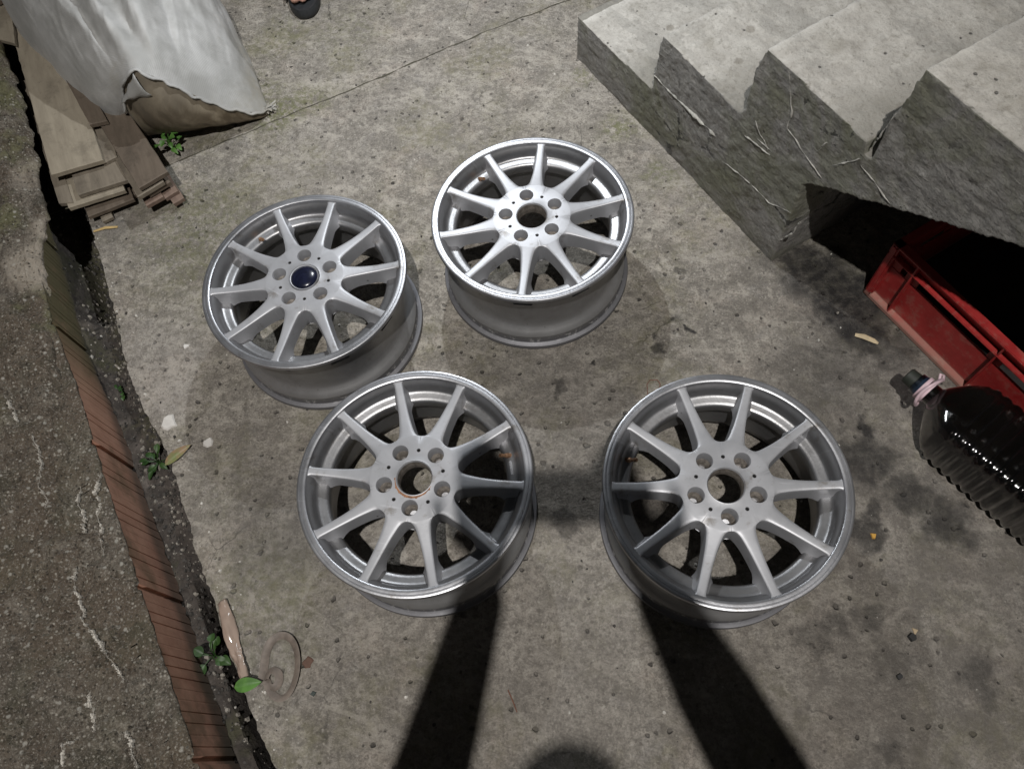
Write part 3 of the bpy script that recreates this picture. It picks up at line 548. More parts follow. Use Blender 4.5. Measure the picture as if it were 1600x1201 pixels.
seam = B([(-.915, 1.695, .005), (-.892, 1.660, .06), (-.862, 1.625, .13), (-.830, 1.600, .195), (-.805, 1.590, .235), (-.775, 1.585, .262), (-.755, 1.580, .262), (-.73, 1.585, .235), (-.70, 1.592, .195), (-.675, 1.60, .155), (-.648, 1.607, .120), (-.62, 1.613, .088), (-.585, 1.625, .055), (-.553, 1.645, .026), (-.535, 1.668, .010)])
def resample(P, N):
    ds = [0]
    for a, b in zip(P[:-1], P[1:]): ds.append(ds[-1]+(b-a).length)
    out = []
    for i in range(N):
        d = ds[-1]*i/(N-1); k = min(len(P)-2, max(j for j in range(len(ds)) if ds[j] <= d+1e-9)); f_ = (d-ds[k])/(ds[k+1]-ds[k]); out.append(P[k].lerp(P[k+1], f_))
    return out
NU = 150; sm = resample(seam, NU)
for _ in range(3): sm = [sm[0]]+[(sm[i-1]+sm[i]*2+sm[i+1])/4 for i in range(1, NU-1)]+[sm[-1]]
ax = Vector((-.484, .875, 0)).normalized(); rt = Vector((ax.y, -ax.x, 0))
c0 = Vector((-.735, 1.66, 0))
rows = []; NV = 130; Lh = .95
for j in range(NV):
    v = j/(NV-1); g = min(1, (v/.42)); g = g*g*(3-2*g); g = math.sqrt(1-(1-min(1, v/.34))**2)**.9
    W_ = .205+.035*math.sin(math.pi*min(1, v*1.15)**.8); H_ = .325+.05*math.sin(math.pi*v); row = []
    endf = 1 if v < .8 else math.sqrt(max(0, 1-((v-.8)/.2)**2))
    for i in range(NU):
        t = i/(NU-1); q = math.pi*(1-t)
        cx = math.copysign(abs(math.cos(q))**.85, math.cos(q)); cz = abs(math.sin(q))**.85
        P = c0+ax*(v*Lh)+rt*(cx*W_*(.25+.75*endf))+Vector((0, 0, cz*H_*endf))
        P = P+rt*(.02*math.sin(v*7))
        Q = sm[i]+ax*(v*Lh); P = Q.lerp(P, g)
        # folds running back from the tied end, fading with distance
        am = (.011*math.exp(-v*3.2)+.0035)*min(1, v*14+.05)*(math.sin(math.pi*t)**.5)
        P.z += am*2.1*math.sin(t*46+3*fbm((t*3, v*2, 0), 1.5)+v*6)*(.5+.9*fbm((t*4, v*1.2, 5), 1.2))
        cr = fbm((P.x, P.y, P.z), 7, 5)*1.5; P += (rt*.006+Vector((0, 0, .011)))*cr*min(1, v*8)*(1 if i not in (0, NU-1) else 0)
        k2 = max(0, 1-abs(fbm((t*2.2+v*1.6, v*1.1, 9), 2.6))*5)+.8*max(0, 1-abs(fbm((t*4-v*1.0, v*1.3, 19), 2.9))*6); P.z += .0085*k2*min(1, v*6)*math.sin(math.pi*t)
        row.append(tuple(P-Vector((-.9, 1.9, 0))))
    rows.append(row)
mb = MB(); mb.grid(rows); mb.obj('sack_body', m_sack, sack, smooth=80)
# muddy end panel hanging from the seam to the ground
foot = resample(B([(-.915, 1.695, 0), (-.89, 1.675, 0), (-.86, 1.66, 0), (-.80, 1.65, 0), (-.74, 1.645, 0), (-.68, 1.655, 0), (-.62, 1.665, 0), (-.57, 1.672, 0), (-.535, 1.672, .002)]), NU)
rows = []
for k in range(26):
    t = k/25; row = []
    for i in range(NU):
        p = sm[i].lerp(foot[i], t); bul = math.sin(math.pi*t)*.050*math.sin(math.pi*i/(NU-1))
        fold = .010*fbm((i*.035, t*1.5, 0), 1.0, 3)*math.sin(math.pi*t)
        p = p+Vector((.1, -1, .0))*(bul-.045*math.sin(math.pi*t*.5)*0+fold)+Vector((0, 0, -.010*math.sin(math.pi*t)))
        p.z = max(p.z, .001); row.append(tuple(p-Vector((-.9, 1.9, 0))))
    rows.append(row)
mb = MB(); mb.grid(rows); o = mb.obj('sack_end', m_mud, sack, smooth=80); tag(o, 'muddy brown underside of the sack end')
mb = MB(); T_ = [Vector((-.842, 1.594, .180)), Vector((-.768, 1.574, .262)), Vector((-.752, 1.562, .205))]; rows = []
for i in range(9):
    a = T_[0].lerp(T_[1], i/8); b = T_[0].lerp(T_[2], i/8); rows.append([tuple(a.lerp(b, j/6)+Vector((0, -.010*math.sin(math.pi*j/6)-.004, .003*math.sin(i*1.7+j)))-Vector((-.9, 1.9, 0))) for j in range(7)])
mb.grid(rows); o = mb.obj('folded_flap', m_sack, sack, smooth=80); md = o.modifiers.new('s', 'SOLIDIFY'); md.thickness = .0015
# hemmed edge along the seam
mb = MB(); hem = []
for i in range(0, NU):
    p = sm[i]; wv_ = .0015*math.sin(i*.55)+.006*fbm((i*.06, 0, 3), 2); hem.append(p-Vector((-.9, 1.9, 0))+Vector((0, -.006+wv_, .004+.5*wv_)))
mb.tube(hem, [.0035+.001*abs(math.sin(i*.3)) for i in range(NU)], 8, flat=(1.3, .8)); mb.obj('seam_hem', m_sack, sack, smooth=80)
mb = MB(); rr = random.Random(4)   # frayed tuft at the corner
for k in range(16):
    a = rr.uniform(-1.6, .9); l = rr.uniform(.01, .028); p = Vector((.365, -.232, .012))+Vector((rr.uniform(-.012, .008), rr.uniform(-.012, .012), rr.uniform(0, .008))); q = p+Vector((math.cos(a)*l, math.sin(a)*l, rr.uniform(-.004, .006)))
    mb.add([p+Vector((0, .004, 0)), p-Vector((0, .004, 0)), q-Vector((0, .002, 0)), q+Vector((.001, .004, .002))], [(0, 1, 2, 3)])
mb.obj('frayed_corner', m_sack, sack, smooth=None)

# ================================================================== WOOD OFFCUTS
def woodmat(name, a, b, gr=-18):
    n = NT(name); v = n.scale(n.rot(n.co, (0, 0, math.radians(gr))), (9, 1.4, 9)); nz = n.noise(6, 7, .65, v=v, dist=.4); c = n.ramp(nz, [(.3, a), (.7, b)])
    c = n.mix(n.step(n.noise(9, 6, .7), .52, .68, 0, .5), c, tuple(q*.6 for q in a)); c = n.mix(n.step(n.noise(60, 5, .7), .6, .7, 0, .4), c, tuple(q*.45 for q in a))
    return n.fin(c, .75, n.bump(n.math('ADD', nz, n.math('MULTIPLY', n.noise(120), .4)), .35, .002))
w_tan = woodmat('board_tan', (.25, .215, .165), (.36, .315, .245)); w_brn = woodmat('board_brown', (.09, .070, .052), (.15, .118, .09)); w_grey = woodmat('board_grey', (.14, .118, .092), (.24, .205, .16)); w_red = woodmat('board_reddish', (.14, .095, .075), (.23, .165, .13), -26)
gP = 'cut wooden boards piled by the wall'
def board(c1, c2, ang, length, z, th, mat, label, name='board', back=0):
    """c1,c2 = the two near-end corners, the board runs back from them along ang"""
    c1 = Vector(c1); c2 = Vector(c2); wd = (c2-c1).length; u = (c2-c1).normalized(); d_ = Vector((math.cos(ang), math.sin(ang)))
    mid = (c1+c2)/2+d_*length/2; rz = math.atan2(u.y, u.x)
    bm = bmesh.new(); nx, ny = 6, max(4, int(length/.03)); sh = d_.dot(u)
    b_ = MB(); b_.box((0, 0, 0), (wd, length, th), 0, .0012)
    me = b_.mesh(name); pn = Vector((-u.y, u.x)); 
    if pn.dot(d_) < 0: pn = -pn; rz += math.pi
    o = link(name, me, mat, smooth=30); o.location = (mid.x, mid.y, z+th/2); o.rotation_euler = (0, 0, rz)
    for v_ in me.vertices:
        x, y = v_.co.x, v_.co.y; v_.co.x += .0022*fbm((x*3+z*9, y, z), 9); v_.co.y += .002*fbm((x, y*3, z*7), 60)
    return tag(o, label, 'board', gP)
A1 = math.atan2(.95, -.31)
def quadboard(pts4, z, th, mat, label):
    "board given by its four top corners"
    c = sum((Vector(p) for p in pts4), Vector((0, 0)))/4; mb = MB(); P4 = [Vector(p)-c for p in pts4]; ringp = []
    for i in range(4):
        a, b = P4[i], P4[(i+1) % 4]; k = max(3, int((b-a).length/.02)); nr = (b-a).normalized(); nr = Vector((nr.y, -nr.x))
        for j in range(k): q = a.lerp(b, j/k); ringp.append(q+nr*.0016*fbm((q.x, q.y, z*20), 70)*(1 if j else 0))
    N_ = len(ringp); ins = [q*(1-.0022/max(.03, q.length)) for q in ringp]
    v = [(q.x, q.y, 0) for q in ringp]+[(q.x, q.y, th-.0016) for q in ringp]+[(q.x, q.y, th) for q in ins]
    fs = [tuple(range(N_))[::-1], tuple(range(2*N_, 3*N_))]+[(i, (i+1) % N_, N_+(i+1) % N_, N_+i) for i in range(N_)]+[(N_+i, N_+(i+1) % N_, 2*N_+(i+1) % N_, 2*N_+i) for i in range(N_)]
    mb.add(v, fs); o = mb.obj('board', mat, smooth=25); o.location = (c.x, c.y, z); d_ = Vector(pts4[1])-Vector(pts4[0])
    return tag(o, label, 'board', gP)
def qb(p1, p2, d_, ln, z, th, mat, label):
    dd = Vector(d_).normalized()*ln; p1 = Vector(p1); p2 = Vector(p2); quadboard([p1, p2, p2+dd, p1+dd], z-th, th, mat, label)
DL = (-.31, .95); DR = (-.44, .90)
qb((-1.054, 1.466), (-.925, 1.488), DL, .75, .100, .013, w_tan, 'widest pale tan board on top of the pile against the wall')
qb((-0.963, 1.603), (-0.917, 1.606), (-.42, .91), .55, .1135, .012, w_brn, 'brown board disappearing under the sack, lying on the wide tan board')
qb((-0.826, 1.377), (-0.757, 1.416), (-.455, .89), .34, .098, .012, w_brn, 'dark brown board with frayed pale end, right hand stack')
qb((-0.933, 1.49), (-0.898, 1.506), DL, .22, .086, .011, w_grey, 'short tan sliver of board just right of the widest board')
qb((-0.995, 1.41), (-0.87, 1.434), DL, .5, .0745, .012, w_grey, 'grey brown board with mottled top under the widest board')
qb((-1.026, 1.388), (-0.885, 1.417), (-.33, .94), .62, .059, .012, w_tan, 'pale ended board midway down the left hand stack')
qb((-1.05, 1.405), (-1.013, 1.4), (-.33, .94), .5, .062, .012, w_grey, 'narrow grey board at the left edge of the pile')
qb((-0.989, 1.372), (-0.875, 1.407), (-.33, .94), .6, .034, .011, w_brn, 'dark lower board of the left hand stack')
qb((-0.962, 1.366), (-0.936, 1.376), (-.33, .94), .4, .016, .010, w_grey, 'tiny board end sticking out lowest from the left stack')
qb((-0.838, 1.366), (-0.775, 1.404), DR, .4, .080, .012, w_grey, 'pale ended board directly beneath the dark brown board')
qb((-0.82, 1.384), (-0.767, 1.415), DR, .4, .064, .012, w_brn, 'second board down of the right hand stack')
qb((-0.833, 1.365), (-0.791, 1.387), DR, .35, .047, .012, w_red, 'reddish board end at the front of the right stack')
qb((-0.79, 1.386), (-0.758, 1.405), DR, .35, .040, .012, w_red, 'reddish board end between two others of the right stack')
qb((-0.774, 1.375), (-0.748, 1.39), DR, .35, .028, .012, w_red, 'outermost reddish board end, rightmost of the pile')
qb((-0.9, 1.43), (-0.79, 1.46), DR, .4, .020, .014, w_brn, 'broad dark board lying on the ground under the right stack')
qb((-1.03, 1.44), (-0.92, 1.46), DL, .5, .020, .014, w_brn, 'broad dark board lying on the ground under the left stack')
qb((-1.262, 1.99), (-1.205, 1.955), (-.2, .95), .35, .118, .012, w_tan, 'broken tan board at the top corner beside the wall')
qb((-1.27, 2.12), (-1.215, 2.16), (-.5, .9), .3, .135, .012, w_brn, 'brown broken piece lying above the broken tan board')

# ================================================================== RED CRATE
n = NT('red_plastic'); nz = n.noise(18, 6, .7); c = n.mix(n.step(nz, .35, .7), (.27, .018, .018), (.38, .034, .032))
c = n.mix(n.math('MULTIPLY', n.step(n.noise(40, 6, .7), .5, .66, 0, .5), n.step(n.sep()[2], .0, .05, 1, .45)), c, (.33, .24, .19))
c = n.mix(n.step(n.math('ADD', n.sep()[2], n.math('MULTIPLY', nz, .01)), .014, .024, .7, 0), c, (.40, .27, .22))
m_red = n.fin(c, .42, n.bump(nz, .15, .002))
cr = thing('plastic_crate', 'red slatted plastic crate standing under the concrete stairs', 'crate', (.809, .820, .001), math.atan2(sd.y, sd.x))
# local: x along sd, y along sw(=left normal). length .60, width .40, height .184
mb = MB()
def side(mb, L_, ox, oy, ax_, H=.184):
    "panel in plane through (ox,oy) running along ax_ (0: x, 1: y); outward is negative normal"
    def bx(s0, s1, z0, z1, t0, t1, bev=.0015):
        if ax_ == 0: mb.box((ox+(s0+s1)/2, oy+(t0+t1)/2, (z0+z1)/2), (s1-s0, abs(t1-t0), z1-z0), 0, bev)
        else: mb.box((ox+(t0+t1)/2, oy+(s0+s1)/2, (z0+z1)/2), (abs(t1-t0), s1-s0, z1-z0), 0, bev)
    return bx
bx = side(mb, .6, 0, 0, 0)
sgn = 1
def panel(bx, L_, o=1):
    T0, T1 = (.014*o, .018*o) if o > 0 else (-.018, -.014)
    lo, hi = min(T0, T1), max(T0, T1)
    bx(.010, L_-.010, .012, .112, lo, hi)                  # plain lower panel
    xs = [.010, .070, .290, .510, L_-.010] if L_ > .5 else [.010, .070, .200, .330, L_-.010]; n_ = 4
    for k in range(n_):                                     # slots between short webs
        a, b = xs[k], xs[k+1]; bx(a, a+.030 if k == 0 else a+.016, .112, .134, lo, hi, 0.0005); bx(b-.016, b, .112, .134, lo, hi, 0.0005)
    bx(.010, L_-.010, .134, .150, lo, hi); 
    e0, e1 = (0, .014) if o > 0 else (-.014, 0)
    bx(0, L_, 0, .012, e0, e1+(.004 if o > 0 else 0)); bx(0, L_, .147, .152, e0, e1); bx(0, L_, .178, .184, e0-(.0 if o > 0 else .006), e1+(.006 if o > 0 else 0)); bx(.01, L_-.01, .150, .180, lo, hi)
    for x in xs: bx(x-.0018, x+.0018, .012, .180, e0+.001, e1+.001, .0004)
panel(bx, .6, 1); panel(side(mb, .6, 0, .40, 0), .6, -1); panel(side(mb, .4, 0, 0, 1), .4, 1); panel(side(mb, .4, .6, 0, 1), .4, -1)
mb.obj('crate_walls', m_red, cr, smooth=30)
mb = MB()
for i in range(9): mb.box((.03+.0675*i, .2, .008), (.012, .372, .006), 0, .001)
mb.box((.3, .2, .0062), (.572, .372, .0035), 0, .001)
mb.obj('crate_floor', simple('crate_floor_shade', (.018, .016, .015), .8), cr, smooth=30)  # closed near-black floor: shade inside the crate put into the colour
for x, y in ((.009, .009), (.591, .009), (.009, .391), (.591, .391)):
    mb = MB(); mb.box((x, y, .0905), (.0185, .0185, .175), 0, .004); mb.obj('corner_post', m_red, cr, smooth=30)

# ================================================================== OIL JUG
n = NT('bottle_plastic'); m_pet = n.fin((.93, .93, .93), .06, None, 0, Transmission_Weight=1.0, IOR=1.25, Coat_Weight=1.0, Coat_Roughness=.13, Coat_IOR=1.7)
n.b.inputs['Base Color'].default_value = (.80, .78, .74, 1)
m_oil = simple('waste_oil', (.006, .005, .005), .16, 0, .3, 20, .08)
m_oil.node_tree.nodes['Principled BSDF'].inputs['Coat Weight'].default_value = .6
m_ring = simple('pink_ring', (.62, .46, .50), .5, 0, .2, 40, .1); m_green = simple('dark_green_cap', (.022, .026, .02), .6)
jd = Vector((.50, -.866, 0)); ja = math.atan2(jd.y, jd.x)
jug = thing('oil_jug', 'clear ribbed plastic jug full of black waste oil, lying before the crate', 'jug', (.832, .492, 0), ja)
# local x along the axis (towards the base), y to the left, cross section 0.16 x 0.135
def jug_section(x, grow=0., zmax=None):
    HW, HH, zc, rc = .081, .069, .070, .030
    if x < -.028: rr = .0215+grow; return [(x, rr*math.cos(q), .082+rr*math.sin(q)) for q in [2*math.pi*k/72 for k in range(72)]]
    k_ = min(1, max(0, (x+.028)/.075)); k_ = math.sin(k_*math.pi/2)**.9
    e = .072*.0
    rib = -.0042*(.5+.5*math.cos(2*math.pi*(x-.03)/.0225))**2 if .030 < x < .305 else 0
    if x > .305: k_ *= math.cos(min(1, (x-.305)/.03)*1.0)**.5
    w_ = (.0215+(HW-.0215)*k_)+rib*k_+grow; h_ = (.0215+(HH-.0215)*k_)+rib*k_+grow; zc_ = .082+(zc-.082)*k_
    ex = 2/(2+3.2*k_); out = []
    for i in range(72):
        q = 2*math.pi*i/72; c_, s_ = math.cos(q), math.sin(q)
        y = w_*math.copysign(abs(c_)**ex, c_); z = zc_+h_*math.copysign(abs(s_)**ex, s_)
        if z > zc and k_ > .5: z += (.0070*math.exp(-((y+.030)/.0085)**2)+.0070*math.exp(-((y-.040)/.0085)**2)-.003)*(.35+rib/-.0042*-.35+.65*(.5-.5*math.cos(2*math.pi*(x-.03)/.0225)))
        if zmax is not None: z = min(z, zmax(y))
        out.append((x, y, max(z, .0012)))
    return out
xs = [-.072, -.060, -.050, -.0485, -.0445, -.043, -.034, -.0285, -.027, -.022, -.016, -.008, 0, .008, .016, .024, .032, .040]+[.045+.00196*k for k in range(133)]+[.312, .320, .328, .334]
def capmesh(rows):
    mb = MB(); mb.grid(rows, True); nr = len(rows); a = len(mb.v)
    for r_, fl in ((0, 1), (nr-1, 0)):
        c_ = Vector((0, 0, 0)); 
        for p in rows[r_]: c_ += Vector(p)
        c_ /= 72; b = len(mb.v); mb.v.append(tuple(c_)); mb.f += [(b, r_*72+k, r_*72+(k+1) % 72) for k in range(72)]; mb.mi += [0]*72
    return mb
capmesh([jug_section(x) for x in xs]).obj('jug_shell', m_pet, jug, smooth=70)
lvl = lambda y: .108
o = capmesh([jug_section(x, -.0012, lvl) for x in xs if x > -.047 and x < .331]).obj('waste_oil', m_oil, jug, smooth=50)
mb = MB(); mb.tube([(-.094, 0, .082), (-.092, 0, .082), (-.070, 0, .082)], [.0135, .0165, .0175], 20); mb.obj('jug_cap', m_green, jug)
mb = MB(); mb.tube([(-.071, 0, .082), (-.0585, 0, .082)], [.0205, .0225], 28); mb.obj('neck_collar', simple('blue_black_collar', (.012, .022, .04), .3), jug)
mb = MB(); mb.tube([(-.058, 0, .082), (-.051, 0, .082)], [.0255, .0255], 28); mb.tube([(-.047, 0, .082), (-.041, 0, .082)], [.0262, .0262], 28)
P_ = [(-.045+.004*math.sin(q*2), .026*math.cos(q)*1.35+0, .082+.033*math.sin(q)) for q in [2*math.pi*k/28 for k in range(29)]]; mb.tube(P_, .0032, 8)
mb.tube([(-.046, .036, .085), (-.052, .046, .086), (-.046, .050, .084), (-.040, .040, .084)], .0028, 8)
mb.obj('carry_ring', m_ring, jug)

# ================================================================== SMALL LITTER
# curled strap
m_strap = simple('brown_strap', (.17, .14, .118), .6, 0, .25, 50, .3)
def band(name, pts, h, th, mat, parent=None, lean=0):
    mb = MB(); N_ = len(pts); rows = []
    for i, p in enumerate(pts):
        p = Vector(p); t = (Vector(pts[min(i+1, N_-1)])-Vector(pts[max(i-1, 0)])).normalized(); nr = Vector((t.y, -t.x, 0)).normalized(); up_ = (Vector((0, 0, 1))+nr*lean).normalized()
        rows.append([tuple(p-nr*th/2), tuple(p+nr*th/2), tuple(p+nr*th/2+up_*h), tuple(p-nr*th/2+up_*h)])
    mb.grid(rows, True); return mb.obj(name, mat, parent, smooth=50)
strap = thing('strap', 'brown rubber strap curled into a loop at the slab edge', 'strap', (-.520, .222, .001))
P_ = [(.027*math.cos(q)*(1+.12*math.sin(q))+.004, .052*math.sin(q)+.000, .0006+.001*(1+math.sin(q))) for q in [math.radians(200+330*k/48) for k in range(49)]]
P_ += [(-.012+.017*math.cos(q), -.020+.020*math.sin(q), .002) for q in [math.radians(190-300*k/24) for k in range(25)]]
band('strap_loop', P_, .012, .0045, m_strap, strap, 1.1)
# tan plastic strip
n = NT('wet_tan_plastic'); m_tan = n.fin(n.mix(n.noise(30), (.30, .225, .18), (.42, .33, .275)), .2, n.bump(n.noise(14, 3), .5, .01), 0, Coat_Weight=.5)
mb = MB(); rows = []
for k in range(30):
    t = k/29; c_ = Vector((-.634, .362)).lerp(Vector((-.583, .205)), t); wd = .0125-.0045*abs(t*2-.8)+.0012*fbm((t*5, 1, 0), 2); row = []
    for j in range(9):
        s_ = j/4-1; row.append((c_.x+s_*wd, c_.y+s_*wd*.35+.004*math.sin(t*9), .004+.0035*(1-s_*s_)+.003*math.sin(t*8+s_*1.5)+.005*fbm((t*9, s_*2, 0), 1)+.006*t))
    rows.append(row)
mb.grid(rows); o = mb.obj('plastic_strip', m_tan, smooth=80); md = o.modifiers.new('s', 'SOLIDIFY'); md.thickness = .002
tag(o, 'glossy tan plastic strip lying along the slab edge', 'plastic scrap')
# leaves and weeds
def leafmat(name, a, b, rough=.5): n = NT(name); nz = n.noise(40, 5); return n.fin(n.mix(n.step(nz, .35, .65), a, b), rough, n.bump(nz, .3, .002))
m_leaf = leafmat('leaf_green', (.06, .15, .03), (.11, .25, .05)); m_dark = leafmat('leaf_dark', (.018, .05, .012), (.04, .09, .022)); m_old = leafmat('leaf_faded', (.16, .20, .07), (.30, .18, .11))
def leaf(mb, base_, dr, L_, W_, curl=.2, up0=.2, roll=0, pointed=1.0, mi=0):
    base_ = Vector(base_); dr = Vector((*dr, 0)).normalized(); sd_ = Vector((-dr.y, dr.x, 0)); rows = []
    for i in range(11):
        t = i/10; wd = W_*math.sin(math.pi*t**(.8))**.8*(1 if pointed else 1); z = up0*L_*t-curl*L_*t*t; row = []
        for j in range(7):
            s_ = j/3-1; q = base_+dr*(L_*t)+sd_*(s_*wd*math.cos(roll)); q.z += z+abs(s_)*wd*.35+s_*wd*math.sin(roll); row.append(tuple(q))
        rows.append(row)
    mb.grid(rows, mi=mi)
mb = MB(); leaf(mb, (-.765, .672, .006), (.9, .55), .068, .010, .15, .25, .5); tag(mb.obj('fallen_leaf', m_old, smooth=80), 'narrow faded green leaf beside the white plaster chips', 'leaf')
mb = MB(); leaf(mb, (-.600, .196, .020), (1, .05), .052, .013, .2, .2, .15); tag(mb.obj('fallen_leaf', m_leaf, smooth=80), 'bright green leaf resting across the brown strap', 'leaf')
def weed(loc, k, size, label, seed, up=.5, mat=m_dark):
    rr = random.Random(seed); t = thing('weed', label, 'weed', loc); mb = MB(); ms = MB()
    for i in range(k):
        a = rr.uniform(0, 6.28); h = size*rr.uniform(.2, .9); o_ = Vector((math.cos(a)*size*rr.uniform(.1, .8), math.sin(a)*size*rr.uniform(.1, .8), h*up))
        ms.tube([(0, 0, -.01), (o_.x*.4, o_.y*.4, o_.z*.8), tuple(o_)], .0011, 5)
        leaf(mb, o_, (math.cos(a), math.sin(a)), size*rr.uniform(.45, .75), size*rr.uniform(.16, .26), rr.uniform(.1, .6), rr.uniform(0, .6), rr.uniform(-.3, .3))
    mb.obj('leaves', mat, t, smooth=80); ms.obj('stem', mat, t)
weed((-.805, .705, -.045), 11, .030, 'small green weed growing in the gutter by the white plaster chips', 3)
weed((-.668, .270, -.045), 8, .040, 'dark weed growing in the gutter beside the brown strap', 8, .6)
weed((-.795, 1.585, .01), 12, .034, 'bright green seedling growing under the muddy end of the sack', 5, 1.4, m_leaf)
weed((-.905, .90, -.05), 7, .02, 'tiny weed in the gutter between wall and slab, farthest one', 6)
# plaster chips
m_white = simple('white_plaster', (.62, .60, .57), .85, 0, .12, 40, .4)
def chip_mb(mb, c_, r_, h_, seed, sq=1.0, k=8):
    rr = random.Random(seed); pts_ = []; a0 = rr.random()*6
    for i in range(k): a = a0+2*math.pi*i/k; q = r_*rr.uniform(.65, 1.15); pts_.append((c_[0]+q*math.cos(a)*sq, c_[1]+q*math.sin(a)))
    v = [(x, y, c_[2]) for x, y in pts_]+[(c_[0]+(x-c_[0])*.82, c_[1]+(y-c_[1])*.82, c_[2]+h_*rr.uniform(.7, 1)) for x, y in pts_]
    mb.add(v, [tuple(range(k, 2*k)), tuple(range(k))[::-1]]+[(i, (i+1) % k, k+(i+1) % k, k+i) for i in range(k)])
def chip(name, c_, r_, h_, seed, mat, label, cat, **k): mb = MB(); chip_mb(mb, c_, r_, h_, seed, **k); return tag(mb.obj(name, mat, smooth=20), label, cat)
chip('plaster_chip', (-.764, .775, .0005), .020, .004, 2, m_white, 'largest white plaster chip on the slab edge', 'chip', k=11)
chip('plaster_chip', (-.675, .712, .0005), .012, .004, 5, m_white, 'white plaster chip at the tip of the faded leaf', 'chip', k=7)
chip('plaster_chip', (-.735, .965, .0005), .008, .003, 9, m_white, 'small white plaster chip alone left of the capped rim', 'chip')
chip('black_lump', (.647, .096, .0005), .010, .008, 12, m_hole, 'small square black lump on the bare concrete, lower right', 'lump', k=5)
chip('rusty_disc', (-.467, .222, .0004), .011, .002, 14, simple('rusty_disc', (.13, .075, .055), .8), 'flat round rusty brown spot beside the curled strap', 'metal scrap', k=14)
chip('yellow_crumb', (.643, .286, .0005), .0065, .004, 15, simple('amber', (.5, .28, .06), .4), 'tiny amber crumb between front right rim and oil jug', 'crumb', k=7)
m_bit = simple('dry_leaf_bit', (.42, .33, .22), .8)
chip('leaf_scrap', (.656, .106, .0005), .009, .002, 31, m_bit, 'triangular tan dry scrap right of the black lump', 'scrap', k=3)
chip('blue_black_crumb', (.600, .035, .0005), .006, .005, 33, m_hole, 'small round dark crumb below the square black lump', 'crumb', k=8)
chip('dark_shard', (-.458, .166, .0005), .006, .003, 35, simple('slate', (.05, .065, .06), .7), 'dark green grey shard to the right of the strap loop', 'shard', k=4)
chip('pale_flake', (-.66, 1.05, .0005), .006, .002, 37, m_white, 'tiny pale flake left of the capped wheel rim', 'flake', k=5)
m_straw = simple('straw', (.42, .30, .13), .7)
mb = MB(); mb.tube([(-.990, 1.350, .003), (-.96, 1.355, .004), (-.928, 1.352, .003)], [.002, .003, .002], 6, (1.5, .6)); tag(mb.obj('straw', m_straw), 'yellow straw lying in front of the board pile', 'straw')
mb = MB(); mb.tube([(.756, .717, .003), (.772, .708, .005), (.790, .695, .003), (.797, .688, .002)], [.003, .0045, .004, .002], 6, (1.4, .6)); tag(mb.obj('wood_splinter', simple('splinter', (.52, .42, .27), .7)), 'pale wood splinter on the oil stain near the crate', 'splinter')
mb = MB(); mb.tube([(-.097, .118, .002), (-.091, .098, .003), (-.086, .078, .002)], .0011, 5); tag(mb.obj('twig', simple('twig', (.18, .08, .05), .8)), 'thin reddish twig between the two dark arm shadows', 'twig')
mb = MB(); mb.tube([(.284, .655, .0015), (.288, .680, .0015), (.296, .688, .003), (.312, .686, .003), (.316, .676, .0015), (.313, .668, .0015)], .0009, 5); tag(mb.obj('bent_wire', simple('rusty_wire', (.16, .07, .05), .7)), 'bent rusty wire clip beside the front right rim', 'wire')
# fine debris: grit on the slab, gravel in the gutter
mats_g = [simple('grit_dark', (.06, .055, .05), .9), simple('grit_grey', (.26, .24, .21), .9), simple('grit_white', (.55, .53, .49), .85)]
def scatter(name, n_, fn_, smin, smax, wts, seed):
    rr = random.Random(seed); mb = MB()
    for _ in range(n_):
        x, y, z = fn_(rr); s_ = smin+(smax-smin)*rr.random()**3; k = rr.choice((5, 6, 7)); mi = rr.choices((0, 1, 2), wts)[0]; a0 = rr.random()*6; sq = rr.uniform(.6, 1.2); v = []
        for i in range(k): a = a0+2*math.pi*i/k; q = s_*rr.uniform(.7, 1.2); v.append((x+q*math.cos(a)*sq, y+q*math.sin(a), z-.001))
        for i in range(k): a = a0+2*math.pi*i/k+.2; q = s_*rr.uniform(.4, .8); v.append((x+q*math.cos(a)*sq, y+q*math.sin(a), z+s_*rr.uniform(.5, 1.0)))
        mb.add(v, [tuple(range(k, 2*k))]+[(i, (i+1) % k, k+(i+1) % k, k+i) for i in range(k)], mi)
    return tag(mb.obj(name, mats_g, smooth=None), kind='stuff')
def on_slab(rr):
    while True:
        x = rr.uniform(-1.1, 1.2); y = rr.uniform(-.2, 2.2)
        if noise.noise(Vector((x*3, y*3, 0))) > -.35+rr.random()*.5 or rr.random() < .3:
            if x > -.50-(y-.1)*.36: return x, y, 0
tag(scatter('grit', 750, on_slab, .0008, .0045, (5, 4, 3), 5), 'scattered grit and crumbs on the yard concrete', 'grit')
def near_edge(rr):
    d_ = rr.uniform(.3, 3.2); p, t = along(edge[::-1], d_+2.0 if False else rr.uniform(2.0, 5.2)); q = abs(rr.gauss(0, .025)); return p.x+q*.94+.003, p.y+q*.3, 0
tag(scatter('plaster_crumbs', 420, near_edge, .0008, .005, (3, 4, 5), 15), 'white and grey crumbs along the broken slab edge', 'crumbs')
def in_gutter(rr):
    y = rr.uniform(-.3, 1.7); xc = -.55-(y-.1)*.385; x = xc-abs(rr.gauss(0, .05)); return x, y, gutz(x, y)+.001
tag(scatter('gravel', 4200, in_gutter, .0010, .0065, (8, 4, .12), 25), 'dark gravel and dirt filling the gutter along the wall', 'gravel')

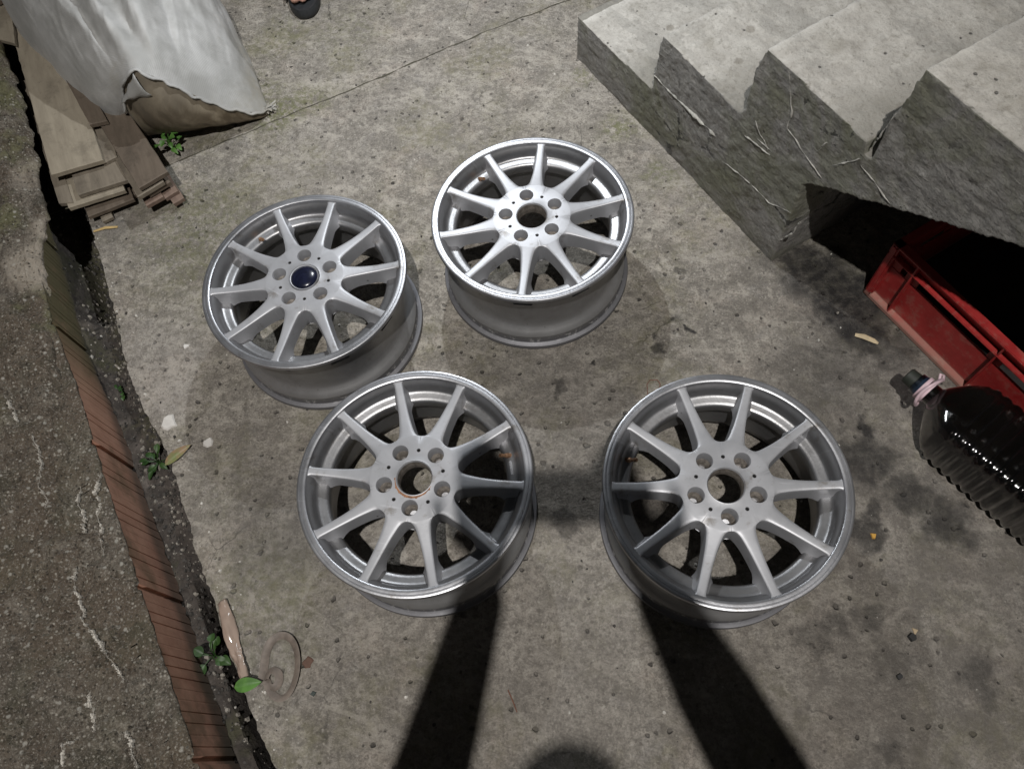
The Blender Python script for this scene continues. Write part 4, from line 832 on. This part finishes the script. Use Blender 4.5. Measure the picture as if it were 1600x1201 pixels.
# ================================================================== PEOPLE
m_skin = simple('skin', (.50, .29, .22), .5, 0, .12, 25, .1); m_skin.node_tree.nodes['Principled BSDF'].inputs['Subsurface Weight'].default_value = .1
m_skin.node_tree.nodes['Principled BSDF'].inputs['Subsurface Radius'].default_value = (.01, .004, .002)
m_cloth = simple('dark_jacket', (.05, .055, .065), .85); m_trou = simple('dark_trousers', (.04, .042, .05), .85); m_hair = simple('dark_hair', (.02, .015, .012), .6); m_rub = simple('black_rubber', (.022, .024, .027), .55, 0, .25, 60, .2); m_phone = simple('phone_black', (.02, .02, .022), .25)
def solid(mb, name, mat, parent, vox=.006, sm_=4):
    o = mb.obj(name, mat, parent, smooth=None); remesh(o, vox); s_ = o.modifiers.new('s', 'SMOOTH'); s_.iterations = sm_; s_.factor = .6; return o
def hand(mb, wrist, d_, side_, up_, curl=.6):
    w_ = Vector(wrist); d_ = Vector(d_).normalized(); up_ = Vector(up_); up_ = (up_-d_*up_.dot(d_)).normalized(); s_ = d_.cross(up_)*side_
    mb.capsule(w_, w_+d_*.02, .026, .026); 
    for k in range(4):
        o_ = s_*(-.027+.018*k); p0 = w_+d_*.03+o_*.7; p1 = w_+d_*.085+o_; mb.capsule(p0, p1, .014, .011, 10)
        L_ = (.040, .045, .042, .033)[k]; q = p1; dd = d_.copy()
        for j in range(3):
            dd = (dd-up_*curl*(.35+.25*j)).normalized(); e = q+dd*L_*(1, .65, .55)[j]; mb.capsule(q, e, .0095-.0008*j, .0088-.0008*j, 10); q = e
    t0 = w_+d_*.02-s_*.022; t1 = t0+(d_*.6-s_*.7-up_*.3).normalized()*.04; t2 = t1+(d_*.9-s_*.2-up_*.4).normalized()*.032; t3 = t2+(d_-up_*.4).normalized()*.026
    mb.capsule(t0, t1, .015, .012, 10); mb.capsule(t1, t2, .0115, .010, 10); mb.capsule(t2, t3, .010, .0085, 10)
def head(mb, c, face, up_):
    c = Vector(c); f_ = Vector(face).normalized(); u_ = (Vector(up_)-f_*Vector(up_).dot(f_)).normalized(); r_ = f_.cross(u_); R_m = Matrix((r_, f_, u_)).transposed()
    mb.ell(c+u_*.02, (.075, .093, .095), R_m); mb.ell(c-u_*.045+f_*.022, (.055, .062, .065), R_m)
    mb.capsule(c+f_*.090+u_*.01, c+f_*.108-u_*.022, .008, .013, 10); mb.ell(c+f_*.078-u_*.055, (.024, .012, .008), R_m); mb.ell(c+f_*.074-u_*.085, (.022, .016, .014), R_m)
    for s_ in (-1, 1): mb.ell(c+r_*.076*s_-u_*.01, (.010, .020, .032), R_m); mb.ell(c+r_*.031*s_+f_*.082+u_*.012, (.013, .010, .009), R_m); mb.ell(c+r_*.03*s_+f_*.088+u_*.03, (.02, .008, .006), R_m)
    return R_m, u_, f_
def foot_mb(mb, heel, d_, z0=.022, mirror=1):
    h_ = Vector((*heel, z0+.03)); d_ = Vector((*d_, 0)).normalized(); s_ = Vector((d_.y, -d_.x, 0))*mirror     # s_ points to the big toe
    mb.capsule(h_, h_+d_*.05, .030, .031); mb.capsule(h_+Vector((0, 0, .075)), h_+d_*.01, .034, .03)
    mb.capsule(h_+d_*.02+Vector((0, 0, .04)), h_+d_*.14+s_*.012+Vector((0, 0, -.002)), .034, .024)
    mb.capsule(h_+d_*.06-s_*.010, h_+d_*.155-s_*.020+Vector((0, 0, -.012)), .026, .018)
    for k, (o_, L_, r_) in enumerate(((.027, .222, .0145), (.004, .223, .0105), (-.013, .213, .0098), (-.028, .200, .0092), (-.041, .184, .0090))):
        a = h_+d_*(.15-.004*k)+s_*o_*.85+Vector((0, 0, -.012)); b = h_+d_*(L_-.022)+s_*o_+Vector((0, 0, -.016)); c_ = h_+d_*(L_-r_)+s_*o_+Vector((0, 0, -.030+r_))
        mb.capsule(a, b, r_+.001, r_*.92, 12); mb.capsule(b, c_, r_*.92, r_*.98, 12)
# --- the photographer: hands hold the phone just behind the lens
def phone(name, c, axx, axy, label):
    axx = Vector(axx).normalized(); axy = Vector(axy); axy = (axy-axx*axy.dot(axx)).normalized(); az = axx.cross(axy)
    R_ = Matrix((axx, axy, az)).transposed().to_4x4(); t = thing(name, label, 'phone', c); t.rotation_euler = R_.to_euler()
    mb = MB(); mb.box((0, 0, 0), (.162, .075, .009), 0, .0035); mb.obj('phone_body', m_phone, t); mb = MB(); mb.box((0, 0, .0047), (.150, .067, .0012), 0, 0); mb.obj('screen', simple('dark_glass', (.01, .01, .012), .1), t)
    return t
camp = Vector((0, 0, 1.4944))
pc = camp-fwd*.012-upv*.026+rgt*.004
phone('phone', pc, rgt, upv, 'black phone held level above the yard by the photographer')
person = thing('person', 'photographer in dark jacket bending over the yard holding a phone', 'person', (-.04, -.62, 0)); OFF = Vector((-.04, -.62, 0))
def shift(mb, off):
    mb.v = [tuple(Vector(v)-off) for v in mb.v]; return mb
wl = Vector((-.108, -.085, 1.425)); wr = Vector((.096, -.115, 1.425)); el = Vector((-.240, -.31, 1.16)); er = Vector((.222, -.372, 1.16)); sl = Vector((-.235, -.53, 1.36)); sr = Vector((.155, -.55, 1.36)); hc = Vector((-.055, -.470, 1.565))
mb = MB(); hand(mb, wl, (.10, .80, .42), -1, fwd, .45); hand(mb, wr, (-.10, .80, .42), 1, fwd, .45)
mb.capsule(wl, el, .025, .040); mb.capsule(wr, er, .025, .040); mb.capsule(el, sl, .042, .052); mb.capsule(er, sr, .042, .052)
Rm, hu, hf = head(mb, hc, (0.02, .66, -.75), (0, .75, .66)); mb.capsule(hc-hu*.05-hf*.02, (-.04, -.57, 1.40), .055, .062)
mb.capsule(sl, sr, .06, .06); mb.capsule((-.04, -.57, 1.34), (-.04, -.66, .98), .125, .12); mb.capsule((-.12, -.57, 1.30), (-.10, -.65, 1.0), .09, .09); mb.capsule((.05, -.57, 1.30), (.02, -.65, 1.0), .09, .09)
for s_, fy in ((-1, -.66), (1, -.60)):
    x = -.04+s_*.10; mb.capsule((x, -.66, .93), (x+s_*.01, fy+.03, .50), .085, .055); mb.capsule((x+s_*.01, fy+.03, .50), (x+s_*.015, fy-.02, .10), .055, .037); foot_mb(mb, (x+s_*.015, fy-.04), (s_*.12, 1), .02, -s_)
solid(shift(mb, OFF), 'body', m_skin, person, .006)
mb = MB(); mb.capsule(wl.lerp(el, .16), el, .036, .058); mb.capsule(wr.lerp(er, .16), wr.lerp(er, .55), .038, .056); mb.capsule(wr.lerp(er, .55), er, .056, .062); mb.capsule(el, sl, .058, .064); mb.capsule(er, sr, .062, .066); mb.capsule(sl, sr, .072, .072)
mb.capsule((-.04, -.57, 1.33), (-.04, -.66, .98), .138, .135); mb.capsule((-.13, -.57, 1.30), (-.11, -.65, .95), .10, .10); mb.capsule((.05, -.57, 1.30), (.03, -.65, .95), .10, .10); solid(shift(mb, OFF), 'jacket', m_cloth, person, .009)
mb = MB()
for s_, fy in ((-1, -.66), (1, -.60)): x = -.04+s_*.10; mb.capsule((x, -.66, .93), (x+s_*.01, fy+.03, .50), .098, .068); mb.capsule((x+s_*.01, fy+.03, .50), (x+s_*.015, fy-.02, .12), .068, .056)
solid(shift(mb, OFF), 'trousers', m_trou, person, .009)
mb = MB(); mb.ell(hc+hu*.034-hf*.014, (.081, .094, .092), Rm); solid(shift(mb, OFF), 'hair', m_hair, person, .006)
mb = MB()
for s_, fy in ((-1, -.66), (1, -.60)): x = -.04+s_*.115; mb.box((x+s_*.012, fy+.07, .012), (.098, .28, .02), -s_*.12, .008)
shift(mb, OFF).obj('shoe_sole', m_rub, person)
# --- the helper with sandals and torch
hp = Vector((-.33, 2.36, 0)); helper = thing('person', 'helper in black open sandals standing at the top of the yard', 'person', hp)
fd = Vector((.06, -1, 0)).normalized(); h1 = Vector((-.432, 2.272)); h2 = Vector((-.18, 2.42)); fd2 = Vector((.15, -1, 0)).normalized()
mb = MB(); foot_mb(mb, h1, fd[:2], .026, 1)
foot_mb(mb, h2, fd2[:2], .026, -1)
wT = Vector((-.05, 1.93, 1.25)); eT = Vector((-.10, 2.20, 1.12)); sT = Vector((-.14, 2.38, 1.42)); sO = Vector((-.50, 2.38, 1.42)); eO = Vector((-.60, 2.40, 1.12)); wO = Vector((-.58, 2.30, .88))
hand(mb, wT, (.35, -.9, .0), 1, (0, 0, 1), .25); mb.capsule(wT, eT, .025, .040); mb.capsule(eT, sT, .042, .052); mb.capsule(wO, eO, .025, .04); mb.capsule(eO, sO, .042, .052); hand(mb, wO, (.05, -.1, -1), 1, (0, 1, 0), .3)
hc2 = Vector((-.32, 2.33, 1.62)); Rm2, hu2, hf2 = head(mb, hc2, (.1, -.85, -.5), (0, -.3, 1)); mb.capsule(hc2-hu2*.05-hf2*.02, (-.32, 2.40, 1.44), .055, .062); mb.capsule(sT, sO, .06, .06); mb.capsule((-.32, 2.40, 1.36), (-.32, 2.42, .98), .12, .115)
for hx, kx in ((h1, -.42), (h2, -.22)): mb.capsule((kx, 2.42, .93), (hx.x*.6+kx*.4, 2.36, .50), .085, .055); mb.capsule((hx.x*.6+kx*.4, 2.36, .50), (hx.x, hx.y, .12), .055, .036)
solid(shift(mb, hp), 'body', m_skin, helper, .0045, 3)
mb = MB(); mb.capsule(sT, sO, .075, .075); mb.capsule((-.32, 2.40, 1.36), (-.32, 2.42, .95), .15, .15); mb.capsule(sT, sT.lerp(eT, .6), .07, .062); mb.capsule(sO, sO.lerp(eO, .6), .07, .062); solid(shift(mb, hp), 'shirt', m_cloth, helper, .009)
mb = MB()
for hx, kx in ((h1, -.42), (h2, -.22)): mb.capsule((kx, 2.42, .93), (hx.x*.6+kx*.4, 2.36, .45), .105, .08)
solid(shift(mb, hp), 'shorts', m_trou, helper, .009)
mb = MB(); mb.ell(hc2+hu2*.034-hf2*.014, (.081, .094, .092), Rm2); solid(shift(mb, hp), 'hair', m_hair, helper, .006)
def sandal(h_, d_, mir):
    d_ = Vector((*d_[:2], 0)).normalized(); s_ = Vector((d_.y, -d_.x, 0))*mir; rows = []; out = []
    for k in range(48):
        q = 2*math.pi*k/48; c_, sn = math.cos(q), math.sin(q); L_ = .148; wv_ = .052 if c_ > 0 else .038
        wv_ = .038+(.052-.038)*max(0, min(1, (c_+.6)/1.2)); out.append((c_, sn, L_, wv_))
    def ringz(z, g): return [tuple(Vector((h_.x, h_.y, 0))+d_*(.108+c_*abs(c_)**-.25*(L_+g) if abs(c_) > 1e-3 else .108)+s_*(math.copysign(abs(sn)**.85, sn)*(w_+g)+.004)+Vector((0, 0, z))) for c_, sn, L_, w_ in out]
    mb = MB(); R0 = [ringz(.001, -.004), ringz(.004, 0), ringz(.014, .001), ringz(.024, -.001), ringz(.030, -.003), ringz(.030, -.008), ringz(.023, -.012)]; mb.grid(R0, True); mb.f += [tuple(range(48))[::-1], tuple(6*48+k for k in range(48))]; mb.mi += [0, 0]
    o = shift(mb, hp).obj('sandal', m_rub, helper, smooth=50)
    mb = MB(); rows = []
    for k in range(13):
        q = math.pi*k/12; rows.append([tuple(Vector((h_.x, h_.y, 0))+d_*(.105+x)+s_*(.053*math.cos(q)*g+.004)+Vector((0, 0, .020+(.052-.10*x*.9)*math.sin(q)*g))) for x, g in ((0, 1), (.075, 1), (.075, 1.07), (0, 1.07))])
    mb.grid(rows, True); shift(mb, hp).obj('sandal_strap', m_rub, o, smooth=50)
sandal(h1, fd, 1); sandal(h2, fd2, -1)
tp = phone('phone', TORCH+Vector((-.005, .04, .0135)), (.2, -1, 0), (1, .2, 0), 'black phone used as a torch by the helper, lamp facing down')
